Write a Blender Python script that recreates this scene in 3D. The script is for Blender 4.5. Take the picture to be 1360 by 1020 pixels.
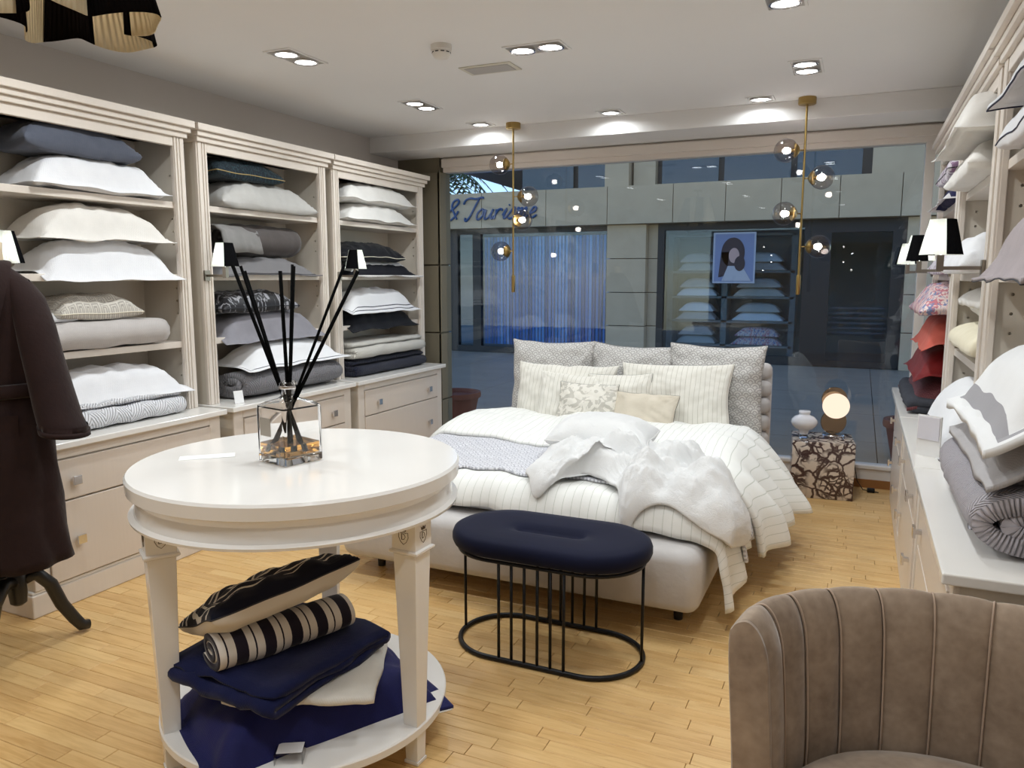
import bpy, math, random
import numpy as np
from mathutils import Matrix, Vector
for o in list(bpy.data.objects): bpy.data.objects.remove(o)
scene = bpy.context.scene
C = scene.collection
PI = math.pi
# ------------------------------------------------------------------ camera
PITCH = math.radians(7.883); YAW = math.radians(24.26); CAMZ = 1.5
cam_d = bpy.data.cameras.new('camera'); cam = bpy.data.objects.new('camera', cam_d); C.objects.link(cam)
cam_d.sensor_width = 36.0; cam_d.lens = 36.0 * 1022.0 / 1360.0; cam_d.clip_start = 0.05; cam_d.clip_end = 300
cam.location = (0, 0, CAMZ); cam.rotation_euler = (PI / 2 - PITCH, 0, YAW)
scene.camera = cam
# ------------------------------------------------------------------ world, exposure
w = bpy.data.worlds.new('world'); scene.world = w; w.use_nodes = True
nt = w.node_tree; bg = nt.nodes['Background']
sky = nt.nodes.new('ShaderNodeTexSky'); sky.sky_type = 'NISHITA'; sky.sun_disc = False
sky.sun_elevation = math.radians(48); sky.sun_rotation = math.radians(200); sky.air_density = 1.0; sky.dust_density = 0.0; sky.altitude = 2500; sky.ozone_density = 2.0
nt.links.new(sky.outputs[0], bg.inputs[0]); bg.inputs[1].default_value = 0.25
vs = scene.view_settings
vs.view_transform = 'Standard'; vs.look = 'None'; vs.gamma = 1.0; vs.use_curve_mapping = False; vs.exposure = 0.0
DL_POWER = 4.35          # watts of each recessed lamp (built with its fitting below)
# ------------------------------------------------------------------ helpers
def S(r, g, b):
    f = lambda c: (c / 255 / 12.92) if c / 255 <= .04045 else ((c / 255 + .055) / 1.055) ** 2.4
    return (f(r), f(g), f(b))
class MB:
    def __init__(s): s.v = []; s.f = []
    def add(s, vs_, fs_):
        o = len(s.v); s.v += [tuple(map(float, p)) for p in vs_]; s.f += [tuple(i + o for i in f) for f in fs_]; return s
    def box(s, x0, x1, y0, y1, z0, z1):
        return s.add([(x0, y0, z0), (x1, y0, z0), (x1, y1, z0), (x0, y1, z0), (x0, y0, z1), (x1, y0, z1), (x1, y1, z1), (x0, y1, z1)],
                     [(0, 3, 2, 1), (4, 5, 6, 7), (0, 1, 5, 4), (1, 2, 6, 5), (2, 3, 7, 6), (3, 0, 4, 7)])
    def rings(s, rings, cap=True, closed=False):
        n = len(rings[0]); vs_ = [p for r in rings for p in r]; fs_ = []
        m = len(rings)
        for i in range(m if closed else m - 1):
            for j in range(n):
                a = i * n + j; b = i * n + (j + 1) % n; c = ((i + 1) % m) * n + (j + 1) % n; d = ((i + 1) % m) * n + j
                fs_.append((a, b, c, d))
        if cap and not closed:
            fs_.append(tuple(range(n - 1, -1, -1))); fs_.append(tuple((m - 1) * n + j for j in range(n)))
        return s.add(vs_, fs_)
    def lathe(s, prof, seg=32, cx=0, cy=0, cap=True):
        return s.rings([[(cx + r * math.cos(2 * PI * j / seg), cy + r * math.sin(2 * PI * j / seg), z) for j in range(seg)] for r, z in prof], cap)
    def tube(s, pts, r, seg=8, closed=False, flat=1.0):
        pts = [Vector(p) for p in pts]; n = len(pts); rr = r if hasattr(r, '__len__') else [r] * n
        rings = []; ref = None
        for i, p in enumerate(pts):
            t = (pts[(i + 1) % n] - pts[i - 1]) if closed else (pts[min(i + 1, n - 1)] - pts[max(i - 1, 0)])
            t.normalize()
            if ref is None: ref = Vector((0, 0, 1)) if abs(t.z) < .9 else Vector((1, 0, 0))
            x = t.cross(ref)
            if x.length < 1e-5: x = t.cross(Vector((0, 1, 0)))
            x.normalize(); y = x.cross(t); ref = y
            rings.append([p + (x * math.cos(2 * PI * k / seg) + y * flat * math.sin(2 * PI * k / seg)) * rr[i] for k in range(seg)])
        return s.rings(rings, True, closed)
    def grid(s, P, closed_u=False):
        P = np.asarray(P); m, n = P.shape[:2]; fs_ = []
        for i in range(m if closed_u else m - 1):
            for j in range(n - 1):
                a = i * n + j; b = ((i + 1) % m) * n + j
                fs_.append((a, b, b + 1, a + 1))
        return s.add(P.reshape(-1, 3), fs_)
    def prism(s, poly, z0, z1):
        n = len(poly)
        return s.add([(x, y, z0) for x, y in poly] + [(x, y, z1) for x, y in poly],
                     [tuple(range(n - 1, -1, -1)), tuple(range(n, 2 * n))] + [(i, (i + 1) % n, n + (i + 1) % n, n + i) for i in range(n)])
    def xf(s, M):
        s.v = [tuple(M @ Vector(p)) for p in s.v]; return s
    def mesh(s, name, mat, smooth=False):
        me = bpy.data.meshes.new(name); me.from_pydata(s.v, [], s.f); me.update()
        if mat: me.materials.append(mat)
        if smooth: me.shade_smooth()
        return me
    def build(s, name, mat, parent=None, smooth=False, bevel=0, seg=2, auto=None, sub=0, loc=None):
        me = s.mesh(name, mat, smooth or auto is not None)
        return finish(name, me, parent, bevel, seg, auto, sub, loc)
def finish(name, me, parent=None, bevel=0, seg=2, auto=None, sub=0, loc=None):
    o = bpy.data.objects.new(name, me); C.objects.link(o)
    if parent is not None: o.parent = parent
    if loc: o.location = loc
    if auto is not None:
        try: me.set_sharp_from_angle(angle=math.radians(auto))
        except Exception: pass
    if bevel:
        m = o.modifiers.new('bevel', 'BEVEL'); m.width = bevel; m.segments = seg; m.limit_method = 'ANGLE'; m.angle_limit = math.radians(40)
    if sub:
        m = o.modifiers.new('sub', 'SUBSURF'); m.levels = sub; m.render_levels = sub
    return o
def thing(name, label, cat, loc=(0, 0, 0), rotz=0, group=None):
    o = bpy.data.objects.new(name, None); C.objects.link(o); o.empty_display_size = .1
    o.location = loc; o.rotation_euler = (0, 0, rotz); return tag(o, label, cat, group)
def tag(o, label, cat, group=None):
    o['label'] = label; o['category'] = cat
    if group: o['group'] = group
    return o
def struct(o): o['kind'] = 'structure'; return o
def light(name, kind, power, loc, parent=None, color=(1, 1, 1), **kw):
    l = bpy.data.lights.new(name, kind); l.energy = power; l.color = color
    for k, v in kw.items(): setattr(l, k, v)
    o = bpy.data.objects.new(name, l); C.objects.link(o); o.location = loc
    if parent is not None: o.parent = parent
    return o
class Wav:
    """smooth pseudo noise: sum of random plane waves"""
    def __init__(s, seed, scale=1.0, n=14, lo=.6, hi=2.2):
        r = np.random.RandomState(seed); a = r.uniform(0, 2 * PI, n); k = r.uniform(lo, hi, n) * 2 * PI / scale
        s.kx = np.cos(a) * k; s.ky = np.sin(a) * k; s.p = r.uniform(0, 2 * PI, n); s.n = n
    def __call__(s, x, y):
        x = np.asarray(x, float)[..., None]; y = np.asarray(y, float)[..., None]
        return np.sin(x * s.kx + y * s.ky + s.p).sum(-1) / math.sqrt(s.n)
def smooth(a, b, x):
    t = np.clip((np.asarray(x, float) - a) / (b - a), 0, 1); return t * t * (3 - 2 * t)
# ------------------------------------------------------------------ materials
class NT:
    def __init__(s, name):
        s.m = bpy.data.materials.new(name); s.m.use_nodes = True; s.t = s.m.node_tree; s.t.nodes.clear()
        s.out = s.n('ShaderNodeOutputMaterial')
    def n(s, typ, **kw):
        nd = s.t.nodes.new(typ)
        for k, v in kw.items(): setattr(nd, k, v)
        return nd
    def set(s, sock, v):
        if isinstance(v, bpy.types.NodeSocket): s.t.links.new(v, sock)
        elif isinstance(v, tuple) and len(v) == 3 and sock.type == 'RGBA': sock.default_value = (*v, 1)
        else: sock.default_value = v
    def math(s, op, a, b=None, c=None):
        nd = s.n('ShaderNodeMath', operation=op); s.set(nd.inputs[0], a)
        if b is not None: s.set(nd.inputs[1], b)
        if c is not None: s.set(nd.inputs[2], c)
        return nd.outputs[0]
    def mix(s, fac, a, b):
        nd = s.n('ShaderNodeMix', data_type='RGBA'); s.set(nd.inputs[0], fac); s.set(nd.inputs[6], a); s.set(nd.inputs[7], b); return nd.outputs[2]
    def uv(s, layer='UVMap'):
        nd = s.n('ShaderNodeUVMap', uv_map=layer); sp = s.n('ShaderNodeSeparateXYZ'); s.t.links.new(nd.outputs[0], sp.inputs[0])
        return nd.outputs[0], sp.outputs[0], sp.outputs[1]
    def obj(s):
        nd = s.n('ShaderNodeTexCoord'); return nd.outputs['Object']
    def mapping(s, vec, scale=(1, 1, 1), rot=(0, 0, 0), loc=(0, 0, 0)):
        nd = s.n('ShaderNodeMapping'); s.t.links.new(vec, nd.inputs[0]); nd.inputs['Scale'].default_value = scale; nd.inputs['Rotation'].default_value = rot; nd.inputs['Location'].default_value = loc
        return nd.outputs[0]
    def noise(s, vec, scale, detail=3, rough=.55, dist=0):
        nd = s.n('ShaderNodeTexNoise'); s.t.links.new(vec, nd.inputs['Vector']); nd.inputs['Scale'].default_value = scale; nd.inputs['Detail'].default_value = detail
        nd.inputs['Roughness'].default_value = rough; nd.inputs['Distortion'].default_value = dist; return nd.outputs['Fac']
    def voro(s, vec, scale, feature='F1', rnd=1.0):
        nd = s.n('ShaderNodeTexVoronoi', feature=feature); s.t.links.new(vec, nd.inputs['Vector']); nd.inputs['Scale'].default_value = scale; nd.inputs['Randomness'].default_value = rnd
        return nd.outputs
    def ramp(s, fac, stops):
        nd = s.n('ShaderNodeValToRGB'); s.t.links.new(fac, nd.inputs[0]); e = nd.color_ramp.elements
        while len(e) < len(stops): e.new(.5)
        for i, (p, c) in enumerate(stops):
            e[i].position = p; e[i].color = (*c, 1) if isinstance(c, tuple) else (c, c, c, 1)
        return nd.outputs[0]
    def bump(s, h, strength=.3, dist=.01, normal=None):
        nd = s.n('ShaderNodeBump'); nd.inputs['Strength'].default_value = strength; nd.inputs['Distance'].default_value = dist; s.t.links.new(h, nd.inputs['Height'])
        if normal is not None: s.t.links.new(normal, nd.inputs['Normal'])
        return nd.outputs[0]
    def bsdf(s, color, rough=.5, metal=0, normal=None, sheen=0, spec=.5, **kw):
        p = s.n('ShaderNodeBsdfPrincipled'); s.set(p.inputs['Base Color'], color); s.set(p.inputs['Roughness'], rough); s.set(p.inputs['Metallic'], metal)
        p.inputs['Specular IOR Level'].default_value = spec
        if sheen: p.inputs['Sheen Weight'].default_value = sheen; p.inputs['Sheen Roughness'].default_value = .4
        if normal is not None: s.t.links.new(normal, p.inputs['Normal'])
        for k, v in kw.items(): s.set(p.inputs[k.replace('_', ' ')], v)
        s.t.links.new(p.outputs[0], s.out.inputs[0]); return s.m
def plain(name, col, rough=.5, metal=0, spec=.5, var=0, vscale=8, bump=0, bscale=60, sheen=0, **kw):
    t = NT(name); nrm = None; c = col
    if var or bump:
        ob = t.obj()
        if var:
            f = t.noise(ob, vscale, 4); c = t.mix(f, tuple(x * (1 - var) for x in col), tuple(min(1, x * (1 + var)) for x in col))
        if bump: nrm = t.bump(t.noise(ob, bscale, 3), bump, .004)
    return t.bsdf(c, rough, metal, nrm, sheen, spec, **kw)
def fabric(name, col, col2=None, weave=900, bump=.25, sheen=.15, rough=.95, streak=0):
    t = NT(name); ob = t.obj(); _, u, v = t.uv()
    wv = t.math('MULTIPLY', t.math('SINE', t.math('MULTIPLY', u, weave)), t.math('SINE', t.math('MULTIPLY', v, weave)))
    big = t.noise(ob, 14, 4)
    c2 = col2 or tuple(x * .86 for x in col)
    c = t.mix(big, c2, col)
    if streak:
        c = t.mix(t.math('MULTIPLY', t.noise(t.mapping(ob, (1, 40, 40)), 6, 3), streak), c, tuple(x * .6 for x in col))
    h = t.math('ADD', t.math('MULTIPLY', wv, .3), t.noise(ob, 45, 4))
    return t.bsdf(c, rough, 0, t.bump(h, bump, .004), sheen, .2)
def lines_u(t, coord, period, width):
    fr = t.math('FRACT', t.math('DIVIDE', coord, period)); return t.math('LESS_THAN', fr, width / period)
def striped(name, base, line, period, width, axis='u', wob=0):
    t = NT(name); uvv, u, v = t.uv(); ob = t.obj()
    c = u if axis == 'u' else v
    m = lines_u(t, t.math('ADD', c, 10.0), period, width)
    col = t.mix(m, t.mix(t.noise(ob, 10, 3), tuple(x * .92 for x in base), base), line)
    return t.bsdf(col, .9, 0, t.bump(t.noise(ob, 40, 4), .2, .004), .1, .25)
def scallop(name, c1, c2, p=.035, metal=0, rough=.6):
    t = NT(name); _, u, v = t.uv()
    vv = t.math('ADD', t.math('DIVIDE', v, p * .5), 400.0); row = t.math('FLOOR', vv); fy = t.math('FRACT', vv)
    uu = t.math('ADD', t.math('ADD', t.math('DIVIDE', u, p), 200.0), t.math('MULTIPLY', t.math('MODULO', row, 2.0), .5))
    fx = t.math('SUBTRACT', t.math('FRACT', uu), .5)
    d = t.math('SQRT', t.math('ADD', t.math('MULTIPLY', fx, fx), t.math('MULTIPLY', t.math('MULTIPLY', fy, fy), .3)))
    rings = t.math('ADD', t.math('MULTIPLY', t.math('SINE', t.math('MULTIPLY', d, 22.0)), .5), .5)
    ob = t.obj()
    f = t.math('MULTIPLY', rings, t.math('ADD', t.noise(ob, 60, 2), .35))
    return t.bsdf(t.mix(f, c1, c2), rough, metal, t.bump(rings, .35, .003), .1, .35)
def quilt(name, c1, c2, p=.035, rough=.8):
    """chevron stitched quilting"""
    t = NT(name); _, u, v = t.uv()
    tri = t.math('ABSOLUTE', t.math('SUBTRACT', t.math('FRACT', t.math('ADD', t.math('DIVIDE', u, p * 3), 50.0)), .5))
    w_ = t.math('SINE', t.math('MULTIPLY', t.math('ADD', v, t.math('MULTIPLY', tri, p * 3)), 2 * PI / (p * .6)))
    h = t.math('POWER', t.math('ABSOLUTE', w_), .5)
    return t.bsdf(t.mix(t.noise(t.obj(), 14, 4), tuple(x * .93 for x in c1), c1), rough, 0, t.bump(h, 1.0, .008), .15, .3)
def pattern_noise(name, c1, c2, scale=12, lo=.48, hi=.54, dist=2.0, rough=.8, sheen=.1, metal=0, c3=None):
    t = NT(name); uvv, u, v = t.uv()
    f = t.ramp(t.noise(uvv, scale, 3, .5, dist), [(lo, 0.0), (hi, 1.0)])
    c = t.mix(f, c1, c2)
    if c3: c = t.mix(t.ramp(t.noise(t.mapping(uvv, loc=(3, 5, 0)), scale * 1.7, 2, .5, 1), [(.56, 0.0), (.6, 1.0)]), c, c3)
    return t.bsdf(c, rough, metal, t.bump(t.noise(uvv, 60, 3), .2, .003), sheen, .35)
def framed(name, base, line, hw, hd, off, wid, off2=None, base2=None):
    """pillow face with one or two lines running parallel to its edges (edge UV layer, 0..1)"""
    t = NT(name); _, u, v = t.uv(); ob = t.obj()
    du = t.math('SUBTRACT', hw, t.math('ABSOLUTE', u)); dv = t.math('SUBTRACT', hd, t.math('ABSOLUTE', v)); d = t.math('MINIMUM', du, dv)
    def band(o_, w_): return t.math('MULTIPLY', t.math('GREATER_THAN', d, o_), t.math('LESS_THAN', d, o_ + w_))
    m = band(off, wid)
    if off2 is not None: m = t.math('MAXIMUM', m, band(off2, wid))
    c0 = t.mix(t.noise(ob, 9, 3), tuple(x * .92 for x in base), base)
    if base2: c0 = t.mix(t.math('LESS_THAN', d, off), c0, base2)
    return t.bsdf(t.mix(m, c0, line), .85, 0, t.bump(t.noise(ob, 40, 4), .2, .004), .1, .3)
def emit(name, col, strength):
    t = NT(name); e = t.n('ShaderNodeEmission'); t.set(e.inputs[0], col); e.inputs[1].default_value = strength; t.t.links.new(e.outputs[0], t.out.inputs[0]); return t.m
def thin_glass(name, tint=(1, 1, 1), ior=1.5, rough=0.0, boost=1.0):
    t = NT(name); lw = t.n('ShaderNodeLayerWeight'); lw.inputs[0].default_value = .5; f0 = ((ior - 1) / (ior + 1)) ** 2
    fr = t.math('ADD', t.math('MULTIPLY', t.math('POWER', lw.outputs['Facing'], 5.0), 1 - f0), f0)
    tr = t.n('ShaderNodeBsdfTransparent'); t.set(tr.inputs[0], tint); gl = t.n('ShaderNodeBsdfGlossy'); gl.inputs['Roughness'].default_value = rough
    mx = t.n('ShaderNodeMixShader'); t.set(mx.inputs[0], t.math('MULTIPLY', fr, boost)); t.t.links.new(tr.outputs[0], mx.inputs[1]); t.t.links.new(gl.outputs[0], mx.inputs[2]); t.t.links.new(mx.outputs[0], t.out.inputs[0]); return t.m
def shade_cloth(name, col, trans=.5, pleats=0):
    t = NT(name); d = t.n('ShaderNodeBsdfDiffuse'); t.set(d.inputs[0], col); tr = t.n('ShaderNodeBsdfTranslucent'); t.set(tr.inputs[0], col)
    if pleats:
        _, u, v = t.uv(); b = t.bump(t.math('SINE', t.math('MULTIPLY', u, 2 * PI * pleats)), .6, .004); t.t.links.new(b, d.inputs['Normal']); t.t.links.new(b, tr.inputs['Normal'])
    mx = t.n('ShaderNodeMixShader'); mx.inputs[0].default_value = trans; t.t.links.new(d.outputs[0], mx.inputs[1]); t.t.links.new(tr.outputs[0], mx.inputs[2]); t.t.links.new(mx.outputs[0], t.out.inputs[0]); return t.m

def lacquer(name, col, rough=.35):
    t = NT(name); ob = t.obj(); n1 = t.noise(t.mapping(ob, (30, 30, 1.5)), 3, 3)
    return t.bsdf(t.mix(n1, tuple(x * .94 for x in col), col), rough, 0, t.bump(n1, .03, .002), 0, .45)
M = {}
M['cab'] = lacquer('cream lacquer', S(226, 216, 205))
M['cabin'] = lacquer('cream lacquer interior', S(219, 210, 196), .5)
M['counter'] = plain('counter lacquer', S(233, 230, 225), .16, var=.02)
M['drawer'] = lacquer('drawer lacquer', S(222, 210, 198), .28)
M['white_paint'] = plain('white paint', S(232, 231, 230), .85, var=.02, vscale=2, spec=.2)
M['wall_paint'] = plain('warm grey wall paint', S(208, 202, 197), .9, var=.02, vscale=2, spec=.2)
M['taupe'] = plain('taupe panel', S(120, 112, 94), .6, var=.04, vscale=3)
M['trim'] = plain('cream trim paint', S(226, 218, 210), .4, var=.02)
M['chrome'] = plain('brushed chrome', (.75, .75, .77), .18, 1)
M['nickel'] = plain('aged nickel', S(150, 142, 132), .32, 1)
M['brass'] = plain('brushed brass', S(168, 142, 88), .35, 1)
M['black'] = plain('black metal', (.006, .006, .008), .42, .4)
M['blackwood'] = plain('black painted wood', (.012, .011, .010), .35)
M['plastic'] = plain('white plastic', S(225, 222, 216), .45)
M['mesh'] = plain('painted slot shade', (.02, .02, .02), .7)  # near-black colour stands for the shade inside the vent slots
M['glow'] = emit('lamp glow', (1, .97, .93), 9)

# ------------------------------------------------------------------ room shell
XL, XR, YW, H = -3.77, .775, 6.0, 2.64
YB = -4.4
fl = MB().box(XL - .1, XR + .1, YB - .1, YW + .1, -.12, -.012).build('floor', plain('subfloor', S(190, 148, 94), .8)); struct(fl)
def oak(name, objrand):
    t = NT(name); ob = t.obj()
    if objrand: rnd = t.n('ShaderNodeObjectInfo').outputs['Random']
    else: rnd = t.n('ShaderNodeNewGeometry').outputs['Random Per Island']
    geo = t.n('ShaderNodeNewGeometry').outputs['Position']
    off = t.n('ShaderNodeVectorMath', operation='ADD'); t.t.links.new(geo, off.inputs[0])
    cmb = t.n('ShaderNodeCombineXYZ'); t.t.links.new(t.math('MULTIPLY', rnd, 37.0), cmb.inputs[0]); t.t.links.new(t.math('MULTIPLY', rnd, 91.0), cmb.inputs[1]); t.t.links.new(cmb.outputs[0], off.inputs[1])
    g1 = t.noise(t.mapping(off.outputs[0], (2.2, 26, 10)), 2.2, 5, .6, .8); g2 = t.noise(t.mapping(off.outputs[0], (6, 160, 40)), 2, 3)
    base = t.ramp(rnd, [(0, S(204, 162, 104)), (.3, S(222, 182, 120)), (.6, S(228, 192, 132)), (.85, S(216, 173, 110)), (1, S(232, 198, 142))])
    grain = t.ramp(g1, [(.35, S(192, 148, 92)), (.55, S(228, 192, 134)), (.75, S(236, 204, 150))])
    c = t.mix(.42, base, grain); c = t.mix(t.math('MULTIPLY', g2, .2), c, S(170, 124, 72))
    return t.bsdf(c, t.math('ADD', .26, t.math('MULTIPLY', g1, .16)), 0, t.bump(g2, .06, .002), 0, .45)
m_oak1, m_oak2 = oak('oak strip', True), oak('oak strips beyond', False)
rng = random.Random(5)
planks = []
cyw, syw, cp, sp_ = math.cos(YAW), math.sin(YAW), math.cos(PITCH), math.sin(PITCH)
row = 0; PW = .0615
y = YB
while y < YW - .01:
    x = XL - rng.uniform(0, .4); 
    while x < XR:
        L = rng.choice((.3, .36, .42, .48)); planks.append((max(x, XL), min(x + L, XR), y, min(y + PW, YW))); x += L
    y += PW
def plank_score(p):
    mx, my = (p[0] + p[1]) / 2, (p[2] + p[3]) / 2
    d = (-syw * mx + cyw * my) * cp + CAMZ * sp_; sx = cyw * mx + syw * my
    if d < .3: return -1
    px = 680 + 1022 * sx / d; py = 510 - 1022 * ((-CAMZ) * cp + (-syw * mx + cyw * my) * sp_) / d
    if px < -40 or px > 1400 or py > 1060: return -1
    if -.28 < mx < .62 and 1.2 < my < 2.05: return -1      # under the armchair
    if -2.2 < mx < -.65 and my > 3.35: return -1            # under the bed
    if mx > .24 or (mx < -3.26 and my > 2.06): return -1    # under the cabinets
    if (mx + 1.62) ** 2 + (my - 1.93) ** 2 < .4 ** 2: return -1
    return 1 / d
planks = [p for p in planks if p[1] - p[0] > .03]
order = sorted(range(len(planks)), key=lambda i: -plank_score(planks[i]))
single = set(order[:296]); cache = {}
rest = MB()
g = .0009
for i, (x0, x1, y0, y1) in enumerate(planks):
    if i in single:
        key = (round(x1 - x0, 3), round(y1 - y0, 3))
        if key not in cache:
            hx, hy = key[0] / 2 - g, key[1] / 2 - g; b_ = .0015
            mb = MB(); mb.rings([[(-hx, -hy, -.0125), (hx, -hy, -.0125), (hx, hy, -.0125), (-hx, hy, -.0125)], [(-hx, -hy, -b_), (hx, -hy, -b_), (hx, hy, -b_), (-hx, hy, -b_)], [(-hx + b_, -hy + b_, 0), (hx - b_, -hy + b_, 0), (hx - b_, hy - b_, 0), (-hx + b_, hy - b_, 0)]])
            cache[key] = mb.mesh('plank', m_oak1)
        finish('plank', cache[key], fl, loc=((x0 + x1) / 2, (y0 + y1) / 2, 0))
    else: rest.box(x0 + g, x1 - g, y0 + g, y1 - g, -.0125, 0)
o = rest.build('planks_beyond', m_oak2, fl); o['kind'] = 'stuff'
o = struct(MB().box(XL - .1, XR + .1, YB - .1, YW + .12, H, H + .12).build('ceiling', M['white_paint']))
struct(MB().box(XL - .12, XL, YB - .1, YW + .12, 0, H).build('wall_left', M['wall_paint']))
struct(MB().box(XR, XR + .12, YB - .1, YW + .12, 0, H).build('wall_right', M['wall_paint']))
struct(MB().box(XL, XR, YB - .12, YB, 0, H).build('wall_back', M['wall_paint']))
# dropped beam and window wall
struct(MB().box(XL, XR, 5.5, YW + .08, 2.515, H).build('trim_1', M['white_paint'], bevel=.004))
wf = struct(MB().box(XL, -3.36, 5.93, 6.08, 0, 2.515).build('wall_front', M['taupe']))
for z0, z1 in ((0, .42), (.428, 1.012), (1.02, 1.6), (1.608, 2.39)):
    MB().box(XL + .004, -3.34, 5.9, 5.935, z0 + .004, z1).build('panel', M['taupe'], wf, bevel=.003)
for z0, z1 in ((0, .42), (.428, 1.012), (1.02, 1.6), (1.608, 2.39)):
    MB().box(-3.362, -3.335, 5.9, 6.08, z0 + .004, z1).build('panel', M['taupe'], wf, bevel=.003)
win = struct(MB().box(-3.335, XR, 5.955, 6.06, 2.392, 2.515).build('window_1', M['trim'], bevel=.004))
MB().box(-3.335, XR, 5.925, 5.955, 2.43, 2.5).build('header_board', M['trim'], win, bevel=.004)
MB().box(-3.335, XR, 5.96, 6.05, 0, .06).build('plinth_board', plain('skirting oak', S(150, 100, 52), .5), win)
MB().box(-3.335, XR, 5.97, 6.05, .06, .135).build('sill_board', M['trim'], win)
MB().box(-3.335, XR, 5.955, 6.06, .135, .165).build('sill_rail', M['trim'], win, bevel=.006)
MB().box(.34, .4, 5.95, 6.06, .165, 2.392).build('jamb', M['trim'], win, bevel=.004)
M['pane'] = thin_glass('shop window glass', (.93, .95, .96), 1.52)
MB().box(-3.335, .36, 6.0, 6.01, .165, 2.392).build('pane', M['pane'], win)

# ------------------------------------------------------------------ wall units
SHELF = [1.147, 1.517, 1.907]
def wall_unit(label, yc, wd, side, knob_rows=True):
    """local frame: x along the wall, -y towards the room, origin at the floor under the counter front edge"""
    X0 = -3.22 if side == 'L' else .225
    t = thing('cabinet_bookcase', label, 'cabinet', (X0, yc, 0), PI / 2 if side == 'L' else -PI / 2)
    h = wd / 2; D = .545
    MB().box(-h + .012, h - .012, .03, D, .0, .105).build('plinth', M['cab'], t, bevel=.006)
    MB().box(-h + .018, h - .018, .036, D, .105, .12).build('plinth_moulding', M['counter'], t, bevel=.005)
    MB().box(-h + .03, h - .03, .045, D, .12, .735).build('base_body', M['cabin'], t)
    for sx in (-1, 1):
        MB().box(*(sorted((sx * (h - .03), sx * (h - .105)))), .03, .05, .12, .735).build('base_stile', M['cab'], t, bevel=.004)
    MB().box(-h + .105, h - .105, .03, .05, .69, .735).build('top_rail', M['cab'], t)
    for z0, z1 in ((.497, .682), (.128, .489)):
        d = MB().box(-h + .109, h - .109, .024, .046, z0, z1).build('drawer', M['drawer'], t, bevel=.003)
        for sx in (-1, 1):
            kz = z0 + (.085 if z1 > .6 else .175)
            kb = MB(); kb.box(sx * wd * .29 - .009, sx * wd * .29 + .009, .004, .024, kz - .009, kz + .009)
            kb.box(sx * wd * .29 - .021, sx * wd * .29 + .021, -.006, .005, kz - .021, kz + .021)
            kb.build('knob', M['chrome'], d, bevel=.0015)
    MB().box(-h, h, 0, D, .735, .765).build('countertop', M['counter'], t, bevel=.005, seg=3)
    # upper part, set back
    f = .19
    for sx in (-1, 1):
        xi, xo = sx * (h - .095), sx * (h - .02)
        st = MB(); st.box(*sorted((xi, xo)), f + .008, f + .03, .765, 2.25)
        for k in range(3):
            a = xi + (xo - xi) * (.04 + .33 * k * .8); b = xi + (xo - xi) * (.22 + .33 * k * .8 + (.16 if k == 2 else 0))
            st.box(*sorted((a, b)), f, f + .01, .765, 2.25)
        st.build('stile', M['cab'], t, bevel=.003)
        # side panel with real pin holes bored into its inner face
        xi_, xo_ = sx * (h - .06), sx * (h - .03); y0_, y1_, z0_, z1_ = f + .03, D, .765, 2.25; yh, e_ = f + .08, .011
        zh = (.95, 1.02, 1.09, 1.3, 1.37, 1.44, 1.68, 1.75, 1.82, 2.05); pb = MB(); hb = MB()
        A = [(xi_, y0_, z0_), (xo_, y0_, z0_), (xo_, y1_, z0_), (xi_, y1_, z0_), (xi_, y0_, z1_), (xo_, y0_, z1_), (xo_, y1_, z1_), (xi_, y1_, z1_)]
        pb.add(A, [(0, 1, 2, 3), (4, 5, 6, 7), (0, 1, 5, 4), (1, 2, 6, 5), (2, 3, 7, 6)])
        face = lambda ya, yb, za, zb: pb.add([(xi_, ya, za), (xi_, yb, za), (xi_, yb, zb), (xi_, ya, zb)], [(0, 1, 2, 3)])
        face(y0_, yh - e_, z0_, z1_); face(yh + e_, y1_, z0_, z1_)
        for za, zb in zip((z0_,) + tuple(z + e_ for z in zh), tuple(z - e_ for z in zh) + (z1_,)): face(yh - e_, yh + e_, za, zb)
        for zz in zh:
            sq8 = [(1, 0), (1, 1), (0, 1), (-1, 1), (-1, 0), (-1, -1), (0, -1), (1, -1)]; oc8 = [(yh + .006 * math.cos(PI * k / 4), zz + .006 * math.sin(PI * k / 4)) for k in range(8)]
            pb.add([(xi_, yh + e_ * a, zz + e_ * b) for a, b in sq8] + [(xi_, a, b) for a, b in oc8], [(k, (k + 1) % 8, 8 + (k + 1) % 8, 8 + k) for k in range(8)])
            xb = xi_ + sx * .016
            hb.add([(xi_, a, b) for a, b in oc8] + [(xb, a, b) for a, b in oc8], [(k, (k + 1) % 8, 8 + (k + 1) % 8, 8 + k) for k in range(8)] + [tuple(range(8, 16))])
        sp = pb.build('side_panel', M['cabin'], t)
        hb.build('pin_hole', M['cabin'], sp)['kind'] = 'stuff'
    MB().box(-h + .06, h - .06, D - .02, D, .765, 2.25).build('back_panel', M['cabin'], t)
    MB().box(-h + .03, h - .03, f + .03, D, 2.25, 2.28).build('top_panel', M['cabin'], t)
    for z in SHELF:
        MB().box(-h + .06, h - .06, f + .028, D - .02, z - .034, z).build('shelf', M['cab'], t, bevel=.002)
    c = MB()
    for e, z0, z1 in ((.0, 2.2, 2.25), (.014, 2.25, 2.278), (.032, 2.278, 2.306), (.052, 2.306, 2.342)):
        c.box(-h + .02 - e * .6, h - .02 + e * .6, f - e, D, z0, z1) if z0 > 2.21 else c.box(-h + .095, h - .095, f + .004, f + .03, z0, z1)
    c.build('cornice', M['cab'], t, bevel=.003)
    return t
wall_unit('cream wall unit behind the mannequin with grey cushion on its top shelf', 2.65, 1.18, 'L')
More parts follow.
